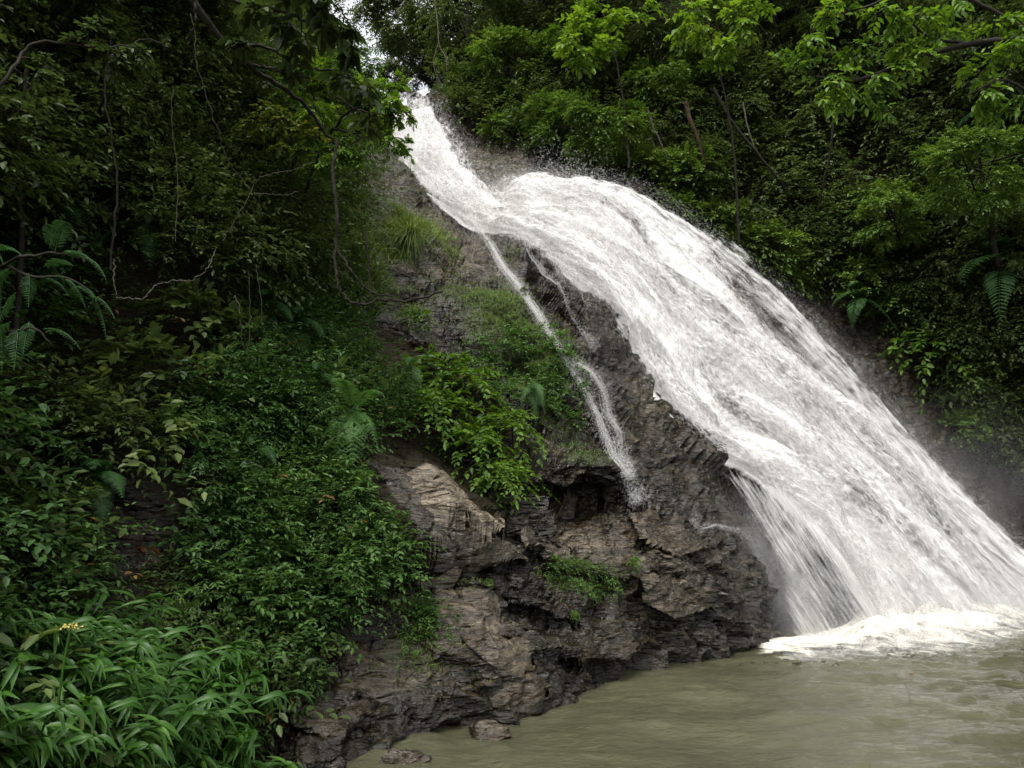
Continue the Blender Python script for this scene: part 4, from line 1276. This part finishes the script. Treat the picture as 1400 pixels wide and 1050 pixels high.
CROWNS = {
 'mid': [crown_mesh(600 + k, 30, 2300, .062, 8, M_FRESH, tint=.5) for k in range(3)],
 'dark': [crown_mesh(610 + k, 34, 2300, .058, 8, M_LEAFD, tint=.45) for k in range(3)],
 'light': [crown_mesh(620 + k, 24, 1500, .075, 7, M_LEAFB, tint=.35, wr=.25) for k in range(2)],
}
rt = np.random.default_rng(650)
def tree(kind, cpx, cpy, d, rpx, bpx, bpy_, label, name="tree", bark=None, rt_=None, group=None, base3=None, idx=None, zs=1.0):
    rng = rt
    c = unproj([cpx], [cpy], [d])[0]
    R = rpx * d / F0
    if base3 is None:
        b = surf([bpx], [bpy_], -.15)[0][0]
    else:
        b = np.array(base3, float)
    e = empty(name, b, label, "tree", group)
    crowns = CROWNS[kind]
    k = (idx if idx is not None else rng.integers(0, 9)) % len(crowns)
    fm, C = crowns[k]
    co = bpy.data.objects.new("crown", fm); COL.objects.link(co); co.parent = e
    rz = rng.uniform(0, 6.28)
    co.location = c - b; co.scale = (R, R, R * zs); co.rotation_euler = (rng.uniform(-.15, .15), rng.uniform(-.15, .15), rz)
    mb = MB()
    L = np.linalg.norm(c - b)
    r0 = .045 * R + .02 * L * .35 + .03
    p = spline([np.zeros(3), (c - b) * .4 + rng.normal(0, .05 * L, 3), (c - b) * .8 + rng.normal(0, .03 * L, 3), c - b + np.array([0, 0, R * .5])], 24)
    tube(mb, p, r0, r0 * .25, 8)
    ca, sa = math.cos(rz), math.sin(rz)
    Cw = np.stack([C[:, 0] * ca - C[:, 1] * sa, C[:, 0] * sa + C[:, 1] * ca, C[:, 2] * zs], 1) * R + (c - b)
    mb.build("trunk", bark or M_BARK, e)
    lb = MB()
    for q in range(0, len(Cw), 2):
        i = rng.integers(11, 22)
        m_ = (p[i] + Cw[q]) / 2 + rng.normal(0, .08 * R, 3)
        tube(lb, spline([p[i], m_, Cw[q]], 8), r0 * .3, .008, 5)
    lb.build("limbs", bark or M_BARK, e)
    return e
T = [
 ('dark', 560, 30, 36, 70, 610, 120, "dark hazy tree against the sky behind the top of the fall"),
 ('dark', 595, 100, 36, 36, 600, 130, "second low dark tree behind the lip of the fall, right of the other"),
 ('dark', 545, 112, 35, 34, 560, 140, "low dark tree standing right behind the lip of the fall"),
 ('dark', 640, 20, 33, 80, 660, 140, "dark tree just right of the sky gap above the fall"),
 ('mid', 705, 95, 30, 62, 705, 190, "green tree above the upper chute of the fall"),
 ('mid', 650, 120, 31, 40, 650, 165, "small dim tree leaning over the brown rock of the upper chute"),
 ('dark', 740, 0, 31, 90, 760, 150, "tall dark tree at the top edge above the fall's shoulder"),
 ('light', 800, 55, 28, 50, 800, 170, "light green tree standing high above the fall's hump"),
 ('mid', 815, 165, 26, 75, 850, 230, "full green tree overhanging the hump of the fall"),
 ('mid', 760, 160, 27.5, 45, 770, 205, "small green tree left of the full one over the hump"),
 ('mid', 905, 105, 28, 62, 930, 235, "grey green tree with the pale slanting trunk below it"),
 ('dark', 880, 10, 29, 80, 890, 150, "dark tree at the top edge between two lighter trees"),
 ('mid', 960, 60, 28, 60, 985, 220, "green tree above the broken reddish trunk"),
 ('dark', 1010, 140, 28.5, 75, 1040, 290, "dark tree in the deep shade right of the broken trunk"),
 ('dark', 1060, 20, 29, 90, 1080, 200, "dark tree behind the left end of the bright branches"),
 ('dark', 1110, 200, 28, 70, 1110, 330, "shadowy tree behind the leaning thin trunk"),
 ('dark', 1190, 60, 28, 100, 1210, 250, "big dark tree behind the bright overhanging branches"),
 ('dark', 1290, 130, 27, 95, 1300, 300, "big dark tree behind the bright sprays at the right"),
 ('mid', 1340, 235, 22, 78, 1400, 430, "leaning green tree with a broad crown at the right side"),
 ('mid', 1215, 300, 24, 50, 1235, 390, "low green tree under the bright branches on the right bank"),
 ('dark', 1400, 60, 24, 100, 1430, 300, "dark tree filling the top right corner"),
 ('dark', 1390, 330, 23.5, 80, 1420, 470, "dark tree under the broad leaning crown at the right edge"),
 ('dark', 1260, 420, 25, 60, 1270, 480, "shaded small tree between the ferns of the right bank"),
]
for a in T: tree(*a[:7], a[7])
# left side
tree('light', 470, 95, 17.5, 62, 440, 230, "bright leafy tree beside the top of the fall", zs=.9)
tree('light', 500, 160, 18.5, 42, 470, 230, "small bright tree hanging over the left lip of the fall", zs=.9)
tree('light', 400, 90, 15, 62, 380, 230, "green tree on the upper left slope below the sky gap")
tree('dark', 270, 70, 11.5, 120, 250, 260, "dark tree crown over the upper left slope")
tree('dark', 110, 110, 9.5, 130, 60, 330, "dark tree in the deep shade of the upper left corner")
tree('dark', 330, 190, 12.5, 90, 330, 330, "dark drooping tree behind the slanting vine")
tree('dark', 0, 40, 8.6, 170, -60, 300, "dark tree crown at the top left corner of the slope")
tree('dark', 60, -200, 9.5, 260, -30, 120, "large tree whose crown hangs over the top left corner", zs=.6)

# branch systems traced where they hang
def branch_tree(name, label, limbs, clumps, mat, leaf, seed, bark=None, K=8, tl=.5, wr=.3, cat="tree", r=.05, droop=.45, tint=.5, base=None, names=("limb", "leaves"), ntw=16, flat=.7):
    rng = np.random.default_rng(seed)
    P0 = px_line(limbs[0][0], 40, .008, rng)
    b = P0[0] if base is None else base
    e = empty(name, b, label, cat)
    sb = MB(); allp = []
    for k, (pts, rr) in enumerate(limbs):
        P = px_line(pts, 34, .006, rng); allp.append(P)
        tube(sb, P, r * rr, r * rr * .3, 7)
    A = np.concatenate(allp)
    mb = MB()
    for (px, py, d, rpx, tn) in clumps:
        c = unproj([px], [py], [d])[0]; R = rpx * d / F0
        i = np.argmin(((A - c) ** 2).sum(1))
        q = spline([A[i], (A[i] + c) / 2 + rng.normal(0, .1 * R, 3) + [0, 0, .08 * R], c], 8)
        tube(sb, q, max(.25 * r * .5, .008), .004, 5)
        n = ntw
        dirn = norm(c - A[i] + rng.normal(0, .2 * R, 3))
        U = norm(rng.normal(0, 1, (n, 3)) * np.array([1, 1, .35]) + .6 * dirn)
        O = q[rng.integers(3, 8, n)] + U * (R * .35 * rng.uniform(0, 1, n))[:, None]
        twigs(mb, rng, O, U, tl * rng.uniform(.6, 1.2, n) * R, K, leaf, wr, droop, flat, tn, stem=True, smb=sb)
    sb.build(names[0], bark or M_BARK, e, origin=b)
    mb.build(names[1], mat, e, origin=b)
    return e
branch_tree("tree", "tree with bright yellow green leaf tiers reaching in from the top right",
    [([(1560,260,17),(1500,120,17),(1430,60,16.5),(1330,60,16.2),(1240,85,16),(1170,110,16),(1115,105,16)], 1.6),
     ([(1430,60,16.5),(1350,10,16.3),(1270,-20,16.2),(1180,10,16),(1120,25,16)], .9),
     ([(1330,60,16.2),(1270,50,16),(1225,10,15.8),(1180,30,15.8)], .6),
     ([(1500,120,17),(1420,130,16),(1370,110,15.8),(1320,130,15.8)], .8)],
    [(1112,62,16,30,.5),(1135,100,16,34,.55),(1168,70,16,28,.45),(1165,130,15.9,26,.6),(1135,140,16,20,.7),(1195,105,15.9,30,.55),(1232,95,15.8,30,.55),(1235,60,15.8,22,.7),(1262,75,15.8,26,.6),(1225,30,15.8,26,.5),
     (1260,20,15.8,30,.5),(1205,20,15.8,24,.5),(1130,22,16,22,.6),(1155,0,16,26,.6),(1290,45,15.8,28,.5),(1330,90,15.8,28,.5),(1345,130,15.8,22,.5),(1385,70,15.8,30,.45),(1400,40,15.8,34,.5),(1365,30,15.8,30,.5),
     (1310,0,15.8,34,.5),(1400,130,15.8,26,.5),(1085,75,16.2,24,.35),(1205,150,16,20,.35),(1360,160,16,22,.4)],
    M_LEAFB, .20, 701, r=.06, K=7, tl=.9, wr=.22, ntw=11, bark=M_BARK)
branch_tree("tree", "thin tree with pale hanging leaf sprays at the top edge above the fall's hump",
    [([(860,230,25),(850,120,25.5),(830,30,26),(800,-40,26)], 1.0), ([(850,120,25.5),(820,90,25),(790,60,25)], .5)],
    [(790,20,25,30,.6),(775,60,25,24,.6),(800,80,25,24,.5),(840,20,25,26,.5),(825,60,25,22,.5),(880,10,25,30,.45)],
    M_LEAFB, .26, 702, r=.04, K=7, tl=.9, wr=.26, ntw=12)
branch_tree("tree", "tree with lime green sprays hanging at the top edge above the broken trunk",
    [([(1010,330,24),(1000,180,24),(970,50,24),(940,-40,24)], 1.0), ([(970,50,24),(1000,20,23.5),(1030,15,23.5)], .5)],
    [(945,15,24,30,.6),(930,40,24,22,.6),(960,45,24,20,.75),(1000,10,23.5,26,.55),(1015,40,23.5,22,.6),(995,60,23.5,14,.8),(980,90,24,20,.4),(1040,5,23.5,24,.5)],
    M_LEAFB, .25, 703, r=.04, K=7, tl=.9, wr=.26, ntw=11)
branch_tree("tree", "sapling with yellow green leaves beside the dark slanting branch",
    [([(390,300,11),(400,230,10.6),(395,180,10.4),(380,150,10.3)], 1.0), ([(400,230,10.6),(420,200,10.3),(440,185,10.3)], .5)],
    [(360,150,10.3,24,.5),(385,160,10.3,22,.55),(345,165,10.3,18,.5),(405,180,10.3,22,.4),(385,200,10.3,16,.4),(425,175,10.3,20,.6),(350,180,10.3,12,.5),(410,205,10.3,12,.3)],
    M_LEAFY, .085, 704, r=.022, K=7, tl=.9, wr=.27, ntw=9)
branch_tree("overhanging_branch", "long dark slanting branch with big leaves against the sky gap",
    [([(180,-160,6.2),(255,-20,6.4),(300,45,6.6),(345,90,6.8),(385,115,7.0),(425,145,7.2),(445,175,7.4),(462,192,7.5)], 1.0),
     ([(280,-20,6.4),(330,5,6.5),(390,20,6.6),(440,45,6.7),(480,70,6.8)], .55),
     ([(310,55,6.6),(360,65,6.8),(410,90,6.9),(460,100,7),(500,120,7.1)], .45),
     ([(265,-10,6.4),(268,30,6.4),(255,65,6.5)], .4), ([(345,90,6.8),(400,100,6.8),(440,110,6.9)],.4),
     ([(300,-60,6.3),(380,-40,6.4),(450,0,6.5),(475,30,6.5)], .5)],
    [(455,20,6.6,16,.3),(470,40,6.6,14,.3),(480,70,6.7,14,.3),(440,40,6.7,16,.35),(500,120,7.0,14,.5),(470,105,7,14,.4),(505,172,7.2,8,.5),(405,95,6.8,14,.3),(380,30,6.6,16,.3),(430,0,6.5,16,.35),(350,10,6.5,14,.3),(410,60,6.7,12,.3),(395,-10,6.5,14,.3),(330,60,6.6,12,.3)],
    M_LEAFD, .15, 705, r=.034, K=5, tl=1.3, wr=.27, cat="branch", ntw=6, names=("limb", "leaves"))
branch_tree("overhanging_branch", "arching mossy limb across the dark upper left corner",
    [([(-60,180,6.6),(10,105,6.8),(35,68,7.0),(60,53,7.1),(110,57,7.3),(170,58,7.5),(200,48,7.6),(235,60,7.7)], 1.0), ([(20,90,6.8),(40,130,6.9),(30,200,7.0)], .4)],
    [(120,40,7.2,30,.4),(60,90,7,30,.35),(190,70,7.5,24,.4),(20,150,6.8,30,.35),(150,80,7.3,24,.35)],
    M_LEAFD, .08, 706, r=.018, K=8, tl=.9, wr=.27, cat="branch", ntw=12)
branch_tree("overhanging_branch", "leafy twig tips hanging in front of the white upper chute",
    [([(440,120,12),(490,150,12),(530,160,12),(550,165,12)], 1.0), ([(490,150,12),(525,185,12),(545,200,12),(555,208,12)], .6), ([(500,140,12),(540,142,12),(556,150,12)], .5)],
    [(552,148,12,10,.6),(566,165,12,7,.6),(545,170,12,8,.6),(558,190,12,7,.5),(552,207,12,9,.4),(540,205,12,6,.4),(520,150,12,14,.6),(505,165,12,14,.6),(535,135,12,12,.6)],
    M_LEAFB, .062, 707, r=.014, K=7, tl=.9, wr=.26, cat="branch", ntw=12)

rb = np.random.default_rng(712)
cl = []
for k in range(46):
    x, y = rb.uniform(395, 545), rb.uniform(60, 235)
    if y > 245 - .45 * abs(x - 440) or y < 30 + .42 * (x - 395): continue
    cl.append((x, y, 11 + rb.uniform(-.7, .9), rb.uniform(14, 24), rb.uniform(.2, .75)))
branch_tree("tree", "bright leafy small tree leaning over the left lip of the upper chute",
    [([(400,330,12),(415,270,11.8),(440,200,11.4),(475,150,11),(520,135,10.8)], 1.0), ([(440,200,11.4),(430,140,11),(420,90,11)], .6), ([(455,175,11.2),(490,185,11),(525,190,10.8)], .5), ([(475,150,11),(480,110,11),(470,85,11)], .5)],
    cl, M_LEAFB, .085, 708, r=.035, K=8, tl=.9, wr=.25, ntw=14)

# bare trunks and lianas
V = [
 ("liana", [([(462,192,7.5),(455,240,7.4),(462,300,7.3),(460,345,7.3),(462,380,7.2),(470,402,7.2),(490,414,7.2),(520,408,7.2),(560,408,7.2),(602,394,7.2)], 1.0), ([(461,342,7.3),(480,370,7.2),(505,398,7.2),(535,408,7.2)], .75), ([(498,315,7.3),(503,360,7.25),(503,400,7.2),(500,412,7.2)], .6)], .017, "long dark liana hanging down and hooking right in front of the brown rock", M_BARK),
 ("liana", [([(262,20,7.6),(272,100,7.8),(290,165,8.0),(308,215,8.2),(340,262,8.4)], 1.0)], .004, "thin pale slanting vine in the dark upper left", M_BARKP),
 ("liana", [([(305,330,9.0),(325,295,9.0),(340,270,9.0),(352,245,9.0),(395,236,9.0),(430,222,9.0)], 1.0), ([(347,263,9.0),(370,265,9.0),(395,268,9.0),(410,262,9.0)], .8)], .004, "pale forked twig across the dark bushes", M_BARKP),
 ("dead_branch", [([(160,408,7.6),(200,408,7.6),(215,392,7.6),(240,386,7.6),(268,384,7.6),(288,368,7.6),(300,340,7.7)], 1.0), ([(157,355,7.6),(156,380,7.6),(160,408,7.6)], 1.2)], .006, "crooked pale branch lying across the dark left slope", M_BARKP),
 ("hanging_roots", [([(322,405,9.3),(326,440,9.3),(327,470,9.3),(336,500,9.3),(338,540,9.3),(345,580,9.3)], 1.0), ([(340,370,9.3),(342,440,9.3),(345,520,9.3),(348,600,9.3),(352,640,9.3)], .5), ([(350,360,9.3),(358,400,9.3),(360,450,9.3)], .5), ([(285,400,9.2),(286,450,9.2)], .5)], .006, "pale knotty roots hanging down the left slope", M_BARKP),
 ("liana", [([(592,-20,26),(598,30,26),(600,60,26),(610,80,26),(612,96,26)], 1.0), ([(598,60,26),(592,90,26),(605,120,26)], .6)], .022, "pale twisted liana above the upper chute of the fall", M_BARKP),
 ("liana", [([(560,-10,25),(548,10,25),(540,20,25)], 1.0)], .04, "short pale twig at the top edge above the sky gap", M_BARKP),
 ("thin_trunk", [([(886,150,25.5),(893,175,25.5),(903,195,25.5),(918,236,25.7)], 1.0), ([(890,165,25.5),(896,150,25.5)], .5)], .03, "thin pale slanting trunk behind the crest of the fall", M_BARKP),
 ("broken_trunk", [([(938,140,25.5),(945,165,25.5),(955,190,25.6),(965,225,25.7)], 1.0)], .075, "broken reddish brown trunk on the slope behind the fall", M_BARKR),
 ("thin_trunk", [([(1148,110,24),(1140,160,24),(1134,210,24.2),(1125,250,24.4),(1117,290,24.8)], 1.0)], .04, "thin leaning trunk in the shade below the bright branches", M_BARK),
 ("thin_trunk", [([(975,120,26),(1000,165,26),(1040,215,26),(1085,270,26.2)], 1.0)], .06, "dark trunk leaning left in the shade of the right forest", M_BARK),
 ("thin_trunk", [([(1016,140,25.5),(1022,175,25.5),(1030,200,25.5)], 1.0)], .03, "short pale stem between the dark trunks of the right forest", M_BARKP),
 ("thin_trunk", [([(20,480,7.4),(25,330,7.5),(18,200,7.4),(30,90,7.3)], 1.0)], .03, "dark upright trunk near the left edge", M_BARK),
 ("thin_trunk", [([(150,370,8.0),(160,240,8.2),(140,120,8.3),(150,40,8.4)], .8)], .016, "thin dark trunk rising behind the crooked pale branch", M_BARK),
 ("liana", [([(240,330,8.4),(242,250,8.4),(236,160,8.4),(238,120,8.4)], 1.0)], .003, "fine straight vine hanging in the dark upper left", M_BARKP),
 ("liana", [([(850,290,22),(875,180,22),(905,60,22),(925,-30,22)], 1.0)], .012, "hair-thin vine hanging before the forest above the fall", M_BARK) ,
]
for i, (nm, lines, r, lab, mat) in enumerate(V[:-1]):
    vine(nm, lines, r, lab, mat, 800 + i, {"liana": "vine", "dead_branch": "branch", "hanging_roots": "roots", "thin_trunk": "tree trunk", "broken_trunk": "tree trunk"}[nm])

# ------------------------------------------------------------------ boulders and small things in the pool
def boulder(name, loc, size, seed, label, mat=None, moss=0.0, rot=0.0):
    import bmesh
    bm = bmesh.new()
    bmesh.ops.create_icosphere(bm, subdivisions=5, radius=1)
    v = np.array([q.co[:] for q in bm.verts]); f = np.array([[w.index for w in q.verts] for q in bm.faces]); bm.free()
    rng = np.random.default_rng(seed)
    for k in range(14):
        nrm = norm(rng.normal(0, 1, 3)); dd = v @ nrm; h = rng.uniform(.55, .85)
        v = v - nrm * np.clip(dd - h, 0, 9)[:, None]
    v = v * np.array(size)
    q = norm(v)
    v = v + q * (0.10 * min(size) * fbm(v / min(size) * 1.3 + seed, 5, seed) + cells(v / min(size) + seed, (.7, .7, .25), .10, .05, .04, .06, seed) * min(size))[:, None]
    o = mesh_obj(name, v, f, M_ROCK, None, {"pale": np.full(len(v), .25), "moss": np.full(len(v), moss), "soil": np.zeros(len(v))}, smooth=True)
    o.data.set_sharp_from_angle(angle=math.radians(35))
    o.location = loc; o.rotation_euler = (0, 0, rot)
    return tag(o, label, "boulder")
w = water_pt([672, 552], [1008, 1044])
boulder("boulder", w[0] + [0, .12, -.02], (.30, .22, .15), 901, "low brown boulder rising from the pool near the shore")
boulder("boulder", w[1] + [0, .12, -.03], (.24, .20, .13), 902, "flat wet boulder at the bottom edge of the photo beside the shore", rot=.4)

def small_things():
    # floating leaf, stick and a raft of twigs
    p = water_pt([1243], [920], .015)[0]
    mb = MB(); place_leaves(mb, np.zeros((1, 3)), np.array([[1, .3, .12]]), np.array([[0, 0, 1.0]]), .09, .022, .9, blade_template(.2, .3))
    o = mb.build("floating_leaf", M_DEAD); o.location = p
    tag(o, "orange dead leaf floating on the pool", "leaf")
    a = water_pt([1237], [936], .03)[0]; b = water_pt([1245], [960], .05)[0]
    mb = MB(); tube(mb, spline([a, (a + b) / 2 + [.01, 0, .03], b], 8) - a, .006, .004, 5)
    o = mb.build("floating_stick", M_BARKP); o.location = a; tag(o, "thin pale stick floating upright on the pool", "stick")
    rng = np.random.default_rng(3)
    for (x, y, n, l) in [(1085, 905, 9, "raft of dark twigs drifting near the foam"), (1033, 908, 4, "few dark twigs drifting by the rock's end")]:
        c = water_pt([x], [y], .02)[0]; mb = MB()
        for k in range(n):
            o1 = rng.normal(0, 1, 3) * np.array([.28, .12, 0]); d1 = norm(rng.normal(0, 1, 3) * np.array([1, .5, .12])) * rng.uniform(.06, .2)
            tube(mb, spline([o1, o1 + d1 * .5 + rng.normal(0, .01, 3), o1 + d1], 5), .008, .004, 4)
        o = mb.build("twig_raft", M_BARK); o.location = c; tag(o, l, "twigs")
    # the yellow flower head of the ginger
    P = unproj([97], [856], [4.6])[0]
    mb = MB(); k = 40
    O = rng.normal(0, .012, (k, 3)) * np.array([2.0, 1, .6]); place_leaves(mb, O, O + rng.normal(0, .02, (k, 3)), rng.normal(0, 1, (k, 3)), .015, .005, .5, None)
    e = empty("flower_head", P, "pale yellow flower head above the ginger leaves", "flower")
    mb.build("petals", M_PETAL, e)
    sb = MB(); tube(sb, spline([(0, 0, 0), (-.03, .02, -.2), (-.05, .03, -.5)], 8), .006, .008, 5); sb.build("stem", M_GING, e)
M_DEAD = leaf_material("dead_leaf", (0.2, 0.08, 0.02), (0.35, 0.16, 0.03), (0.5, 0.22, 0.05))
M_PETAL = leaf_material("petal_yellow", (0.4, 0.3, 0.08), (0.6, 0.5, 0.15), (0.7, 0.6, 0.25))
small_things()

# ------------------------------------------------------------------ air: mist at the foot of the fall and thin haze over everything
def mist_material():
    m, t, o = newmat("mist_air")
    tc = t.nodes.new("ShaderNodeTexCoord")
    ln = t.nodes.new("ShaderNodeVectorMath"); ln.operation = 'LENGTH'
    t.links.new(tc.outputs['Object'], ln.inputs[0])
    fall_ = math_(t, 'SUBTRACT', 1.0, ln.outputs['Value'], True)
    fall_ = math_(t, 'MULTIPLY', fall_, fall_)
    n = N(t, "ShaderNodeTexNoise", Scale=2.4, Detail=3.0, Roughness=0.6)
    t.links.new(tc.outputs['Object'], n.inputs['Vector'])
    nn = ramp(t, [(0.35, 0.15), (0.7, 1.0)], n.outputs[0])
    oi = t.nodes.new("ShaderNodeObjectInfo")
    pv = t.nodes.new("ShaderNodeVolumePrincipled")
    pv.inputs['Color'].default_value = (0.95, 0.94, 0.92, 1)
    sep = N(t, "ShaderNodeSeparateColor")
    t.links.new(oi.outputs['Color'], sep.inputs[0])
    t.links.new(math_(t, 'MULTIPLY', math_(t, 'MULTIPLY', fall_, nn.outputs[0]), sep.outputs[0]), pv.inputs['Density'])
    t.links.new(pv.outputs[0], o.inputs['Volume'])
    return m
M_MISTV = mist_material()
def mist(px, py, d, radii, rotz, dens, label):
    import bmesh
    bm = bmesh.new(); bmesh.ops.create_icosphere(bm, subdivisions=3, radius=1)
    v = np.array([q.co[:] for q in bm.verts]); f = np.array([[w.index for w in q.verts] for q in bm.faces]); bm.free()
    o = mesh_obj("mist", v, f, M_MISTV)
    o.location = unproj([px], [py], [d])[0]; o.scale = radii; o.rotation_euler = (0, 0, rotz)
    o.color = (dens, dens, dens, 1)
    return tag(o, label, kind='stuff')
mist(1300, 835, 17.0, (6.5, 2.6, 1.9), .55, 1.1, "soft white mist boiling over the foam at the foot of the fall")
mist(1330, 690, 19.5, (3.4, 2.2, 3.6), .3, .13, "drifting mist beside the lower right edge of the fall")
mist(1090, 830, 14.8, (1.6, 1.0, 1.9), .3, .30, "thin mist in the dark hollow behind the veil")
def mist_between(a, b, r, dens, label):
    A, B = unproj([a[0]], [a[1]], [a[2]])[0], unproj([b[0]], [b[1]], [b[2]])[0]
    m_ = bpy.data.objects["mist"].data
    o = bpy.data.objects.new("mist", m_); COL.objects.link(o)
    o.location = (A + B) / 2
    o.scale = (r, r, float(np.linalg.norm(B - A)) / 2)
    o.rotation_mode = 'QUATERNION'
    o.rotation_quaternion = Vector(B - A).to_track_quat('Z', 'Y')
    o.color = (dens, dens, dens, 1)
    return tag(o, label, kind='stuff')
mist_between((700, 200, 23.4), (1240, 560, 21.0), 1.0, .30, "fine spray hanging along the upper right edge of the fall")
mist_between((1000, 330, 22.0), (1460, 860, 19.5), 1.1, .30, "fine spray hanging along the lower right edge of the fall")
mist_between((985, 640, 15.2), (1110, 900, 14.4), .9, .8, "grey spray drifting down with the thin veil")
